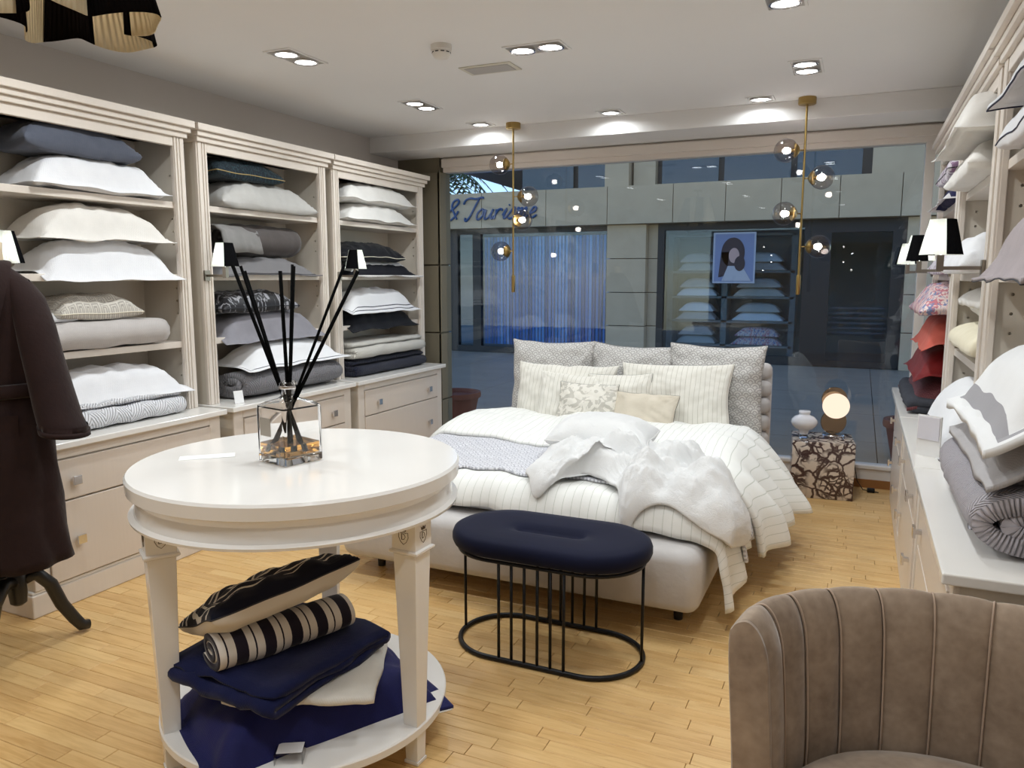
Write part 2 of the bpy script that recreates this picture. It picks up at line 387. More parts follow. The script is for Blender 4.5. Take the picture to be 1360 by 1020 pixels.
wall_unit('cream wall unit with grey bedding and rolled grey quilt on its counter', 3.875, 1.18, 'L')
wall_unit('cream wall unit beside the window pillar with white and navy bedding', 5.13, 1.27, 'L')
wall_unit('cream wall unit behind the velvet armchair with rolled lilac grey quilt', 2.725, 1.195, 'R')
wall_unit('cream wall unit with cream rolls and white pillows between its neighbours', 3.925, 1.195, 'R')
wall_unit('cream wall unit next to the window holding red and floral pillows', 5.14, 1.225, 'R')
#%%END_A
# ------------------------------------------------------------------ soft goods
def put_uv(me, layers):
    li = np.zeros(len(me.loops), dtype=np.int32); me.loops.foreach_get('vertex_index', li)
    for nm, arr in layers:
        l = me.uv_layers.new(name=nm); l.data.foreach_set('uv', np.asarray(arr, dtype=np.float32)[li].ravel())
def grid_faces(m, n, off=0, flip=False):
    i, j = np.meshgrid(np.arange(m - 1), np.arange(n - 1), indexing='ij'); a = (i * n + j).ravel() + off; b = a + n
    q = np.stack([a, b, b + 1, a + 1], 1) if not flip else np.stack([a, a + 1, b + 1, b], 1)
    return q
def mesh_np(name, V, F, mat, uvs=None, smooth_=True):
    me = bpy.data.meshes.new(name); me.from_pydata(np.asarray(V).tolist(), [], np.asarray(F).tolist()); me.update()
    if mat: me.materials.append(mat)
    if uvs: put_uv(me, uvs)
    if smooth_: me.shade_smooth()
    return me
def pillow_shape(w, d, t, seed=0, ear=.05, flange=0.0, wr=.008, sag=0.0, edge=.1, droop=.3, botf=.4, soft=.5, nu=40, nv=30, lean=0.0):
    """cushion lying flat: w along x, d along y, height t; front is -y. returns verts, faces, uv, perimeter loop"""
    a = np.linspace(-1, 1, nu); b = np.linspace(-1, 1, nv); a = np.sign(a) * (1 - (1 - abs(a)) ** 1.35); b = np.sign(b) * (1 - (1 - abs(b)) ** 1.35)
    U, V = np.meshgrid(a, b, indexing='ij'); fu = 2 * flange / w; fv = 2 * flange / d
    ui = np.clip(abs(U) / (1 - fu), 0, 1); vi = np.clip(abs(V) / (1 - fv), 0, 1)
    prof = ((1 - ui ** 2.4) * (1 - vi ** 2.4)) ** soft
    n1 = Wav(seed, .22); n2 = Wav(seed + 7, .1); n3 = Wav(seed + 13, .6); n4 = Wav(seed + 17, .5)
    X = w / 2 * U * (1 - ear * (1 - V ** 2) * abs(U) ** 1.5); Y = d / 2 * V * (1 - ear * 1.2 * (1 - U ** 2) * abs(V) ** 1.5)
    X = X + n3(V * d, U * w) * .004; Y = Y + n3(U * w, V * d) * .003
    wrk = wr * (n1(X, Y) * .7 + n2(X, Y) * .45) * np.clip(prof * 2.2, 0, 1)
    # radial creases near the corners
    cr = wr * .45 * np.sin(np.arctan2(abs(V) - 1.02, abs(U) - 1.02) * 17 + seed) * smooth(1.0, 1.9, abs(U) + abs(V)) * (prof > .05)
    base = -t * .4 * droop * smooth(.62, 1, np.maximum(abs(U), abs(V))) + n4(X * 1.2, Y * 1.2) * .004 * smooth(.5, 1, np.maximum(ui, vi))
    if flange: base = base + n4(X, Y) * .0035 * smooth(.85, 1, np.maximum(abs(U), abs(V))) - flange * .35 * smooth(1 - max(fu, fv), 1.0, np.maximum(abs(U), abs(V)))
    zt = base + t * (1 - botf) * prof * (1 + lean * U) + wrk + cr + .0015; zb = base - t * botf * prof ** .7 + wrk * .3 - .0015
    zb = np.maximum(zb, -t * botf * .92)
    fr = smooth(-d / 2 + edge, -d / 2 - .02, Y) * sag if sag else 0
    zt = zt - fr; zb = zb - fr
    V1 = np.stack([X, Y, zt], -1).reshape(-1, 3); V2 = np.stack([X, Y, zb], -1).reshape(-1, 3)
    idx = np.arange(nu * nv).reshape(nu, nv); per = np.concatenate([idx[:, 0], idx[-1, 1:], idx[-2::-1, -1], idx[0, -2:0:-1]])
    N = nu * nv
    F = np.concatenate([grid_faces(nu, nv), grid_faces(nu, nv, N, True), np.stack([per, per + N, np.roll(per, -1) + N, np.roll(per, -1)], 1)])
    VV = np.concatenate([V1, V2]); uvm = np.concatenate([np.stack([U * w / 2, V * d / 2], -1).reshape(-1, 2)] * 2)
    VV[:, 2] += t * botf * .92
    return VV, F, uvm, VV[per] - np.array([0, 0, .0015])
PIPE = {}
def pillow(label, cat, w, d, t, mat, loc, rot=(0, 0, 0), name='pillow', group=None, pipe=None, piper=.003, **kw):
    VV, F, uvm, per = pillow_shape(w, d, t, **kw)
    me = mesh_np(name, VV, F, mat, [('UVMap', uvm)])
    if pipe:
        o = thing(name, label, cat, loc, 0, group); o.rotation_euler = rot
        c = bpy.data.objects.new('cover', me); C.objects.link(c); c.parent = o
        MB().tube([tuple(p) for p in per[::2]], piper, 6, True).build('piping', pipe, o, smooth=True)
    else:
        o = bpy.data.objects.new(name, me); C.objects.link(o); o.location = loc; o.rotation_euler = rot; tag(o, label, cat, group)
    return o
def layer_path(n, d, th, r_front=True):
    """zig-zag fold path in (y, z), n layers of depth d, thickness th"""
    pts = []; y0, y1 = -d / 2, d / 2
    for k in range(n):
        z = th * (k + .5); a, b = (y1, y0) if k % 2 == 0 else (y0, y1)
        ys = np.linspace(a, b, 12)
        pts += [(yy, z) for yy in ys]
        if k < n - 1:
            s = -1 if b < a else 1
            for q in (.2, .4, .6, .8):
                an = PI * q; pts.append((b + s * th * .5 * math.sin(an), z + th * .5 * (1 - math.cos(an))))
    return pts
def spiral_path(turns, r0, th, sq=.75, steps=26):
    pts = []; N = int(turns * steps)
    for i in range(N + 1):
        a = 2 * PI * i / steps; r = r0 + th * i / steps
        pts.append((r * math.cos(a) * (1.25), r * math.sin(a) * sq))
    return pts
def sheet_extrude(name, path, th, length, mat, seed=0, wob=.006, nl=18, taper=.0, puff=.0):
    P = np.array(path, float); T = np.gradient(P, axis=0); T /= np.linalg.norm(T, axis=1)[:, None] + 1e-9; Nn = np.stack([-T[:, 1], T[:, 0]], 1)
    s = np.concatenate([[0], np.cumsum(np.linalg.norm(np.diff(P, axis=0), axis=1))])
    h = th * .47; m = len(P)
    endr = h * np.ones(m); endr[0] = endr[-1] = h * .35
    loop = np.concatenate([P + Nn * endr[:, None], (P - Nn * endr[:, None])[::-1]]); ls = np.concatenate([s, s[::-1]])
    nz = Wav(seed, .25); nz2 = Wav(seed + 3, .12)
    xs = np.linspace(-length / 2, length / 2, nl); rings = []; uv = []
    for k, x in enumerate(xs):
        e = abs(2 * k / (nl - 1) - 1); pf = 1 - .06 * e ** 6
        L = loop * pf
        dz = wob * nz(np.full(len(L), x), ls * .5); dy = wob * nz2(np.full(len(L), x) + 3, ls * .5) * .7
        xx = x + wob * 1.2 * nz(ls * .7, np.full(len(L), 1.7)) * (e > .9)
        rings.append(np.stack([np.full(len(L), 1.0) * xx, L[:, 0] + dy, L[:, 1] + dz * (1 if puff == 0 else 1)], 1)); uv.append(np.stack([np.full(len(L), x), ls], 1))
    n = 2 * m; V = np.concatenate(rings); F = []
    for i in range(nl - 1):
        a = np.arange(n) + i * n; b = np.roll(np.arange(n), -1) + i * n
        F += np.stack([a, b, b + n, a + n], 1).tolist()
    for i in range(m - 1):
        F.append([i + 1, i, n - 1 - i, n - 2 - i]); o_ = (nl - 1) * n; F.append([o_ + i, o_ + i + 1, o_ + n - 2 - i, o_ + n - 1 - i])
    V[:, 2] -= V[:, 2].min()
    return mesh_np(name, V, F, mat, [('UVMap', np.concatenate(uv))])
def folded(label, cat, name, length, depth, th, n, mat, loc, rotz, seed=0, wob=.004, group=None):
    me = sheet_extrude(name, layer_path(n, depth - th, th), th, length, mat, seed, wob)
    o = bpy.data.objects.new(name, me); C.objects.link(o); o.location = loc; o.rotation_euler = (0, 0, rotz); return tag(o, label, cat, group)
def rolled(label, cat, name, length, turns, r0, th, mat, loc, rotz, seed=0, sq=.62, wob=.004, tilt=0):
    me = sheet_extrude(name, spiral_path(turns, r0, th, sq), th * .9, length, mat, seed, wob)
    o = bpy.data.objects.new(name, me); C.objects.link(o); o.location = loc; o.rotation_euler = (0, 0, rotz); return tag(o, label, cat)
# cloth materials
W1, W2 = S(236, 236, 238), S(228, 226, 224)
F_ = {}
F_['white'] = fabric('white cotton', W1, S(222, 222, 226))
F_['white2'] = fabric('warm white cotton', S(234, 230, 224), S(218, 214, 208))
F_['silver'] = fabric('silver grey sateen', S(196, 194, 190), S(172, 170, 166), rough=.6)
F_['grey'] = fabric('mid grey cotton', S(120, 118, 120), S(100, 98, 100))
F_['grey2'] = fabric('lilac grey cotton', S(150, 148, 154), S(128, 126, 134))
F_['charcoal'] = fabric('charcoal plush', S(98, 92, 90), S(78, 73, 72))
F_['bluegrey'] = fabric('blue grey chambray', S(98, 103, 116), S(78, 82, 95))
F_['slate'] = fabric('light slate cotton', S(128, 130, 136), S(112, 114, 120))
F_['navy'] = fabric('dark navy cotton', S(22, 26, 56), S(16, 18, 44))
F_['ink'] = fabric('ink black sateen', S(20, 22, 30), S(12, 13, 18), rough=.6)
F_['cream'] = fabric('cream cotton', S(236, 228, 204), S(222, 212, 186))
F_['oat'] = fabric('oatmeal wool', S(206, 200, 196), S(184, 178, 176), streak=.5)
F_['mauve'] = fabric('mauve grey linen', S(176, 166, 168), S(156, 147, 150))
F_['coral'] = fabric('coral cotton', S(206, 108, 92), S(186, 88, 74))
F_['red'] = fabric('dark red sateen', S(134, 30, 28), S(100, 18, 20), rough=.5)
F_['burg'] = scallop('burgundy jacquard', S(84, 38, 42), S(120, 64, 66), .03)
F_['dgrey'] = plain('charcoal bouclé', S(58, 60, 68), .95, var=.3, vscale=90, bump=.6, bscale=220)
F_['teal'] = pattern_noise('dark teal speckled velvet', S(14, 24, 34), S(38, 66, 74), 120, .5, .62, 0)
F_['leaf'] = pattern_noise('black and silver leaf jacquard', S(26, 26, 30), S(150, 150, 156), 9, .52, .56, 3.5, rough=.45)
F_['floral'] = pattern_noise('multicolour floral print', S(226, 206, 200), S(196, 120, 130), 26, .5, .55, 1.5, c3=S(120, 130, 170))
F_['lilacprint'] = pattern_noise('lilac and white print', S(226, 220, 226), S(150, 120, 150), 30, .52, .56, 1.0)
F_['damask'] = pattern_noise('silver damask', S(196, 194, 200), S(172, 170, 178), 14, .46, .54, 2.5, rough=.5)
F_['quiltw'] = quilt('white chevron quilting', S(234, 234, 238), S(184, 184, 192), .05)
F_['quiltn'] = quilt('navy chevron quilting', S(22, 27, 50), S(6, 8, 18), .045)
F_['quiltg'] = quilt('grey chevron quilting', S(128, 126, 130), S(66, 64, 68), .05)
F_['quiltl'] = quilt('lilac grey quilting', S(184, 178, 184), S(160, 154, 161), .04)
F_['waffle'] = quilt('cream crinkle quilting', S(238, 234, 224), S(188, 182, 170), .035)
def greek(name):
    t = NT(name); uvv, u, v = t.uv()
    a = t.math('FRACT', t.math('DIVIDE', t.math('ADD', u, 5.0), .045)); b = t.math('FRACT', t.math('DIVIDE', t.math('ADD', v, 5.0), .045))
    d = t.math('MAXIMUM', t.math('ABSOLUTE', t.math('SUBTRACT', a, .5)), t.math('ABSOLUTE', t.math('SUBTRACT', b, .5)))
    r = t.math('GREATER_THAN', t.math('FRACT', t.math('MULTIPLY', d, 5.0)), .5)
    return t.bsdf(t.mix(r, S(206, 200, 190), S(166, 160, 152)), .8, 0, t.bump(r, .4, .003), .1, .3)
F_['greek'] = greek('beige meander jacquard')
P_cream = plain('cream piping', S(225, 218, 200), .7); P_navy = plain('navy piping', S(26, 28, 60), .7); P_white = plain('white piping', S(232, 232, 232), .7); P_dark = plain('dark piping', S(40, 40, 46), .7); P_gold = plain('gold piping', S(168, 146, 96), .6)
# local helper: place on a shelf of the left (side L) or right (side R) units
LV = [.7655] + [z + .0005 for z in SHELF]
def SH(side, y, lv, dz=0.0, out=0.0, dep=.36):
    """centre of an item whose front edge stands `out` metres in front of the stiles"""
    fx = (-3.41 + out - dep / 2) if side == 'L' else (.40 - out + dep / 2)
    return (fx, y, LV[lv] + dz), (0, 0, PI / 2 if side == 'L' else -PI / 2)
def shelf_pillow(label, side, y, lv, w, t, mat, dz=0.0, out=0.0, dep=.36, cat='pillow', tilt=0, roll=0, **kw):
    loc, rot = SH(side, y, lv, dz, out, dep)
    return pillow(label, cat, w, dep, t, mat, loc, (roll, tilt, rot[2]), **kw)
fx = lambda nm, b, l, w, d, o1, wd, o2=None, b2=None: framed(nm, b, l, w / 2, d / 2, o1, wd, o2, b2)
# left unit by the mannequin (interior y 2.13 - 3.17)
shelf_pillow('plump white pillow under the blue grey cushion on the top shelf', 'L', 2.72, 3, .78, .19, F_['white'], 0, .015, .34, seed=1, flange=.02, droop=.6)
shelf_pillow('blue grey chambray cushion lying on a plump white pillow', 'L', 2.63, 3, .62, .17, F_['bluegrey'], .165, 0, .34, cat='cushion', name='cushion', seed=2, soft=.42, ear=.08)
shelf_pillow('white pillow with a soft flange under its twin behind the sconce', 'L', 2.75, 2, .8, .18, F_['white'], 0, .03, .36, seed=3, flange=.045, sag=.045, edge=.12, droop=.6)
shelf_pillow('warm white flanged pillow lying on another flanged pillow behind the sconce', 'L', 2.73, 2, .78, .18, F_['white2'], .165, .015, .35, seed=4, flange=.035, droop=.8)
folded('oatmeal wool blanket folded thick under the meander cushion', 'blanket', 'blanket', .66, .33, .07, 2, F_['oat'], SH('L', 2.70, 1, 0, .0, .33)[0], PI / 2, 5, .003)
shelf_pillow('small beige cushion woven with a meander pattern', 'L', 2.66, 1, .46, .13, F_['greek'], .145, 0, .33, cat='cushion', name='cushion', seed=6, ear=.06, pipe=P_cream, soft=.45)
shelf_pillow('folded white pillowcase beside the meander cushion on the wool blanket', 'L', 2.36, 1, .34, .05, F_['white'], .143, -.02, .28, name='pillowcase', cat='pillowcase', seed=8)
folded('white chevron quilted bedspread folded on the counter by the robe', 'bedspread', 'bedspread', .72, .36, .045, 3, F_['quiltw'], SH('L', 2.71, 0, 0, .06, .36)[0], PI / 2, 9, .003)
shelf_pillow('white flanged pillow on the white chevron bedspread', 'L', 2.74, 0, .82, .15, F_['white'], .135, .05, .38, seed=10, flange=.05, sag=.03, droop=.6)
# middle left unit (interior y 3.36 - 4.38)
shelf_pillow('silver grey sateen pillow under the dark teal cushion', 'L', 3.9, 3, .86, .19, F_['silver'], 0, .015, .36, seed=11, ear=.07, droop=.5)
shelf_pillow('dark teal speckled cushion with gold piping on a silver pillow', 'L', 3.74, 3, .58, .14, F_['teal'], .17, 0, .34, cat='cushion', name='cushion', seed=12, ear=.08, pipe=P_gold, soft=.45, roll=0)
shelf_pillow('grey pillow with dark trim under the rolled plush blanket', 'L', 3.87, 2, .96, .11, fx('grey pillow dark trim', S(122, 120, 122), S(58, 56, 58), .96, .36, .0, .02), 0, .02, .36, seed=13, flange=.04, droop=.8)
rolled('charcoal plush blanket rolled up on the grey pillow', 'blanket', 'blanket', .58, 2.0, .02, .05, F_['charcoal'], SH('L', 3.95, 2, .1, -.05, .28)[0], PI / 2, 14, .85)
bl = sheet_extrude('blanket', [( .13, .0), (.06, .015), (0, .02), (-.07, .015), (-.12, -.02), (-.15, -.09), (-.16, -.15)], .014, .36, fabric('grey plush reverse', S(140, 138, 136), S(118, 116, 114)), 15, .008)
o = bpy.data.objects.new('throw', bl); C.objects.link(o); o.location = SH('L', 3.64, 2, .125, -.01, .3)[0]; o.rotation_euler = (0, 0, PI / 2 + .15); tag(o, 'grey plush throw with dark edge hanging over the grey pillow', 'throw')
shelf_pillow('lilac grey flanged pillow hanging over the shelf edge', 'L', 3.89, 1, .94, .15, F_['grey2'], 0, .03, .37, seed=16, flange=.05, sag=.05, droop=.7)
shelf_pillow('black and silver leaf cushion on the lilac grey pillow', 'L', 3.78, 1, .68, .14, F_['leaf'], .135, 0, .34, cat='cushion', name='cushion', seed=17, ear=.06, pipe=P_dark, soft=.45)
rolled('grey chevron quilt rolled on the counter beside a price tag', 'quilt', 'quilt', .92, 2.1, .02, .055, F_['quiltg'], SH('L', 3.97, 0, 0, .13, .34)[0], PI / 2, 18, .55)
shelf_pillow('white flanged pillow with thin dark line on the rolled grey quilt', 'L', 4.02, 0, 1.0, .16, fx('white pillow dark line', W1, S(50, 52, 66), 1.0, .4, .018, .004), .178, .11, .4, seed=19, flange=.07, sag=.015, edge=.14, droop=.3, wr=.005)
# left unit by the pillar (interior y 4.59 - 5.67)
shelf_pillow('glossy white pillow lowest on the top shelf by the pillar', 'L', 5.13, 3, .96, .16, fabric('white sateen', S(238, 236, 232), S(224, 222, 218), rough=.55), 0, .02, .35, seed=20, flange=.02, droop=.5)
shelf_pillow('glossy white pillow lying on its twin by the pillar', 'L', 5.13, 3, .98, .17, fabric('white sateen top', S(238, 236, 232), S(224, 222, 218), rough=.55), .145, .02, .35, seed=21, flange=.02, droop=.5)
shelf_pillow('white pillow with broad black border under the black piped cushion', 'L', 5.18, 2, .98, .12, fx('white pillow black border', S(232, 230, 228), S(18, 19, 28), .98, .37, .0, .075), 0, .035, .37, seed=22, flange=.06, droop=.8)
shelf_pillow('black cushion with cream piping on the black bordered pillow', 'L', 5.03, 2, .84, .15, F_['ink'], .105, .01, .35, cat='cushion', name='cushion', seed=23, ear=.05, pipe=P_cream, roll=.05)
shelf_pillow('navy black pillow drooping over the lower shelf edge', 'L', 5.13, 1, .94, .13, F_['ink'], 0, .03, .37, seed=24, flange=.04, sag=.05, droop=.6)
shelf_pillow('white pillow with double dark line on the navy black pillow', 'L', 5.15, 1, .98, .16, fx('white pillow double line', W1, S(70, 70, 80), .98, .38, .02, .004, .035), .115, .035, .38, seed=25, flange=.06, sag=.03, droop=.7)
folded('navy chevron quilt folded lowest on the counter by the pillar', 'quilt', 'quilt', 1.0, .36, .04, 3, F_['quiltn'], SH('L', 5.17, 0, 0, .05, .36)[0], PI / 2, 26, .003)
folded('cream crinkle quilt folded on the navy quilt by the pillar', 'quilt', 'quilt', .98, .36, .042, 3, F_['waffle'], SH('L', 5.16, 0, .128, .05, .36)[0], PI / 2, 27, .004)
# right unit by the armchair (interior y 2.2 - 3.24)
shelf_pillow('white pillow with navy piping lying under its twin on the top shelf', 'R', 2.66, 3, .86, .17, F_['white'], 0, .02, .36, seed=30, pipe=P_navy, droop=.4)
shelf_pillow('white pillow with navy piping resting on its piped twin', 'R', 2.62, 3, .92, .18, F_['white'], .155, .05, .4, seed=31, pipe=P_navy, flange=.04, droop=.9)
shelf_pillow('mauve grey linen pillow alone on its shelf', 'R', 2.66, 2, .94, .2, F_['mauve'], 0, .05, .4, seed=32, flange=.05, droop=.8, sag=.02, pipe=P_dark, piper=.002)
rolled('lilac grey quilt rolled on the counter behind the armchair', 'quilt', 'quilt', .9, 2.2, .02, .06, F_['quiltl'], SH('R', 2.74, 0, 0, .13, .36)[0], -PI / 2, 33, .56)
shelf_pillow('silver damask pillow lying on the rolled lilac grey quilt', 'R', 2.76, 0, .9, .15, F_['damask'], .165, .1, .42, seed=34, flange=.05, sag=.1, edge=.2, droop=.6, pipe=P_dark, piper=.0015)
shelf_pillow('plain grey flanged pillow between damask and grey banded pillow', 'R', 2.74, 0, .92, .12, fabric('pale grey cotton', S(190, 186, 186), S(170, 166, 166)), .29, .08, .42, seed=35, flange=.06, sag=.1, edge=.2, droop=.9, wr=.004)
shelf_pillow('white pillow with a wide grey band topping the stack by the armchair', 'R', 2.74, 0, .94, .15, fx('white pillow grey band', S(238, 238, 238), S(160, 158, 162), .94, .44, .035, .03), .39, .09, .44, seed=36, flange=.08, sag=.1, edge=.2, droop=.9, wr=.003)
# middle right unit (interior y 3.4 - 4.46)
shelf_pillow('white pillow lowest on the top shelf above the cream rolls', 'R', 3.93, 3, .94, .16, F_['white2'], 0, .06, .4, seed=40, droop=.5)
shelf_pillow('white pillow leaning out over another above the cream rolls', 'R', 3.9, 3, .98, .2, F_['white2'], .145, .12, .44, seed=41, flange=.03, droop=.7)
shelf_pillow('flat white pillow alone on the shelf above the cream rolls', 'R', 3.93, 2, .9, .17, F_['white'], 0, .06, .38, seed=42, droop=.5)
rolled('cream blanket rolled thick, lower of two on the shelf', 'blanket', 'blanket', .88, 1.6, .03, .05, F_['cream'], SH('R', 3.93, 1, 0, -.0, .3)[0], -PI / 2, 43, .62)
rolled('white towelling roll lying on the cream rolled blanket', 'blanket', 'blanket', .86, 1.5, .03, .05, F_['white2'], SH('R', 3.93, 1, .155, -.02, .3)[0], -PI / 2, 44, .66)
folded('white bed linen set folded on the counter below the cream rolls', 'bed linen', 'bed_linen', .8, .36, .05, 2, F_['white2'], SH('R', 4.05, 0, 0, .02, .36)[0], -PI / 2, 45, .003)
shelf_pillow('white flanged pillow with thin grey line hanging over the counter', 'R', 3.98, 0, .92, .18, fx('white pillow grey line', S(236, 236, 238), S(120, 118, 126), .92, .46, .05, .004), .1, .12, .46, seed=46, flange=.06, sag=.12, edge=.2, droop=.8)
# right unit by the window (interior y 4.6 - 5.7)
shelf_pillow('white pillow with a navy band on the top shelf by the window', 'R', 5.15, 3, .96, .13, fx('white pillow navy band', S(232, 230, 230), S(28, 30, 72), .96, .38, .05, .05), 0, .05, .38, seed=50, flange=.06, droop=.6)
shelf_pillow('lilac printed cushion on the navy banded pillow by the window', 'R', 5.12, 3, .8, .17, F_['lilacprint'], .12, .02, .36, cat='cushion', name='cushion', seed=51, pipe=P_dark)
shelf_pillow('multicolour floral pillow bulging over the coral pillow', 'R', 5.17, 1, 1.0, .17, F_['floral'], .155, .11, .44, seed=53, droop=.5, sag=.02)
shelf_pillow('white and lilac patterned pillow above the floral pillow by the window', 'R', 5.15, 2, .92, .15, F_['lilacprint'], 0, .03, .36, seed=57, droop=.5)
shelf_pillow('coral cotton pillow under the floral pillow', 'R', 5.17, 1, .98, .15, F_['coral'], 0, .09, .42, seed=54, flange=.04, sag=.05, droop=.7)
folded('charcoal bouclé throw folded lowest on the counter by the window', 'throw', 'throw', 1.0, .42, .04, 2, F_['dgrey'], SH('R', 5.15, 0, 0, .13, .42)[0], -PI / 2, 55, .004)
shelf_pillow('burgundy jacquard pillow drooping over the charcoal throw', 'R', 5.14, 0, 1.0, .13, F_['burg'], .082, .14, .44, seed=56, flange=.04, sag=.05, edge=.2, droop=.8)
shelf_pillow('dark red sateen pillow topping the burgundy pillow', 'R', 5.15, 0, .98, .17, F_['red'], .195, .12, .44, seed=58, flange=.04, sag=.03, droop=.6)
# small tags and samples
tg = MB().box(-.028, .028, -.001, .001, 0, .075).build('price_tag', plain('tag card', S(236, 236, 236), .6)); tg.location = (-3.3, 3.42, .766); tg.rotation_euler = (-.25, 0, 1.2); tag(tg, 'small white paper tag leaning by the rolled grey quilt', 'tag')
# ------------------------------------------------------------------ bed
BX, BY0 = -1.44, 3.06
m_bedfab = fabric('pale grey linen weave', S(204, 200, 198), S(186, 182, 180), 700, .35)
bed = thing('bed', 'upholstered pale grey platform bed with padded headboard by the window', 'bed', (BX, BY0, 0))
def rounded_box(x0, x1, y0, y1, z0, z1, r, n=5):
    """box with all edges rounded by radius r"""
    cx_, cy_, cz_ = (x0 + x1) / 2, (y0 + y1) / 2, (z0 + z1) / 2; hx, hy, hz = (x1 - x0) / 2 - r, (y1 - y0) / 2 - r, (z1 - z0) / 2 - r
    rings = []
    for i in range(n * 2):
        a = -PI / 2 + PI * (i + .5 if False else i) / (n * 2 - 1); rr = r * math.cos(a); zz = r * math.sin(a) + (hz if i >= n else -hz)
        ring = []
        for q, (sx, sy) in enumerate(((1, 1), (-1, 1), (-1, -1), (1, -1))):
            for k in range(n + 1):
                b = q * PI / 2 + PI / 2 * k / n
                ring.append((cx_ + sx * hx + rr * math.cos(b), cy_ + sy * hy + rr * math.sin(b), cz_ + zz))
        rings.append(ring)
    return MB().rings(rings)
rounded_box(-.9, .9, 0, 2.28, .1, .37, .06).build('platform', m_bedfab, bed, smooth=True)
for sx in (-.78, .78):
    for yy in (.2, 2.05):
        MB().lathe([(.02, 0), (.024, .1), (.024, .14)], 14, sx, yy).build('foot', M['blackwood'], bed, auto=40)
hb = rounded_box(-.93, .93, 2.29, 2.36, .1, .9, .03).build('headboard', m_bedfab, bed, smooth=True)
for k in range(5):
    z = .36 + .115 * k
    hb2 = rounded_box(-.93, .93, 2.215 + .012 * k, 2.31 + .012 * k, z, z + .113, .045); hb2.build('padded_roll', m_bedfab, hb, smooth=True)
mt = rounded_box(-.83, .83, .17, 2.2, .375, .5, .05).build('mattress', F_['white'], None, smooth=True); mt.location = (BX, BY0, 0); tag(mt, 'mattress in a white fitted sheet on the bed platform', 'mattress')
# drape mapping: s across the bed from its centre line, q along the floor axis (y), lift above the mattress
HWD, RD, YF, RF = .84, .1, 3.3, .09
def hang(a, r): return np.where(a < r * PI / 2, r * (1 - np.cos(np.clip(a, 0, r * PI / 2) / r)), r + a - r * PI / 2), np.where(a < r * PI / 2, r * np.sin(np.clip(a, 0, r * PI / 2) / r), r)
def drape(s_, q_, lift, seed=0, wr=.01, fold=.02, flare=.16, zt=.505):
    a = np.clip(abs(s_) - HWD, 0, None); b = np.clip(YF - q_, 0, None)
    dz1, dx = hang(a, RD); dz2, dy = hang(b, RF)
    n1 = Wav(seed, .5, lo=.5, hi=1.6); n2 = Wav(seed + 5, .22); n3 = Wav(seed + 9, .3)
    sg = np.sign(s_); d1 = smooth(0, .25, a); d2 = smooth(0, .15, b)
    x = sg * (np.minimum(abs(s_), HWD) + dx + lift * d1 + flare * np.clip(a - .1, 0, None) + fold * d1 * n3(q_, q_ * 0 + seed) * (1 + 2 * a))
    y = np.where(b > 0, YF - dy - lift * d2 * .6 - .1 * np.clip(b - .1, 0, None), q_) - fold * .5 * d2 * n3(s_ + 4, s_ * 0)
    z = zt + lift - np.sqrt((dz1) ** 2 + (dz2) ** 2) - lift * .6 * np.maximum(d1, d2) + wr * (n1(s_, q_) + .5 * n2(s_, q_)) * (1 - .6 * np.maximum(d1, d2))
    return np.stack([BX + x, y, np.maximum(z, .035)], -1)
def cloth_obj(name, label, cat, P, U, mat, th=.018, group=None, sub=0):
    m_, n_ = P.shape[:2]
    me = mesh_np(name, P.reshape(-1, 3), grid_faces(m_, n_), mat, [('UVMap', U.reshape(-1, 2))])
    o = bpy.data.objects.new(name, me); C.objects.link(o); md = o.modifiers.new('thick', 'SOLIDIFY'); md.thickness = th; md.offset = -1
    if label is None:
        o.parent = DV; o.matrix_parent_inverse = Matrix.Translation((-BX, -BY0, -.5)); return o
    return tag(o, label, cat, group)
m_duvet = striped('white cotton with thin grey green stripes', S(238, 238, 234), S(204, 206, 198), .042, .003)
sv = np.linspace(0, 1, 90); qv = np.linspace(0, 1, 70)
SS, QQ = np.meshgrid(sv, qv, indexing='ij')
# duvet: foot hem waves, right hem drops to the floor at the foot corner
smax = HWD + .34 + .12 * smooth(.2, .0, QQ); smin = -(HWD + .32)
s_ = smin + (smax - smin) * SS; q0 = YF - .17 - .012 * np.sin(s_ * 9) - .03 * smooth(.8, 1.1, s_)
q_ = q0 + (5.0 - q0) * QQ
DV = thing('duvet', 'white duvet with thin grey stripes, its end turned back on the bed', 'duvet', (BX, BY0, .5))
duv = cloth_obj('duvet_cover', None, None, drape(s_, q_, .028, 3, .009, .02), np.stack([s_, q_], -1), m_duvet, .022)
# silver coverlet laid across
smax = HWD + .30; smin = -(HWD + .3)
s_ = smin + (smax - smin) * SS; q0 = 3.36 + .03 * np.sin(s_ * 3 + 1); q1 = 4.36 + 0 * s_
q_ = q0 + (q1 - q0) * QQ
m_cov = scallop('silver white scallop coverlet', S(172, 172, 180), S(238, 238, 242), .055)
cloth_obj('coverlet', 'silver white scallop patterned coverlet laid across the duvet', 'coverlet', drape(s_, q_, .045, 3, .009, .02), np.stack([s_, q_], -1), m_cov, .012)
# turned-back end of the duvet: thick rounded band
m_band = striped('turned down white striped cotton', S(240, 240, 236), S(204, 206, 198), .042, .003)
smax = HWD + .40; smin = -(HWD + .3)
s_ = smin + (smax - smin) * SS; q0 = 4.02 - .34 * smooth(.45, 1.0, s_) + .03 * np.sin(s_ * 5); q1 = 4.86
q_ = q0 + (q1 - q0) * QQ
lift = .055 + .075 * np.sin(PI * np.clip(QQ, 0, 1)) ** .6 * (1 + .25 * Wav(4, .6)(s_, q_ * .4)) + .05 * smooth(.8, 1.2, s_) * np.sin(PI * QQ)
band = cloth_obj('turned_back_fold', None, None, drape(s_, q_, lift, 3, .009, .03, .17), np.stack([s_, q_], -1), m_band, .03)
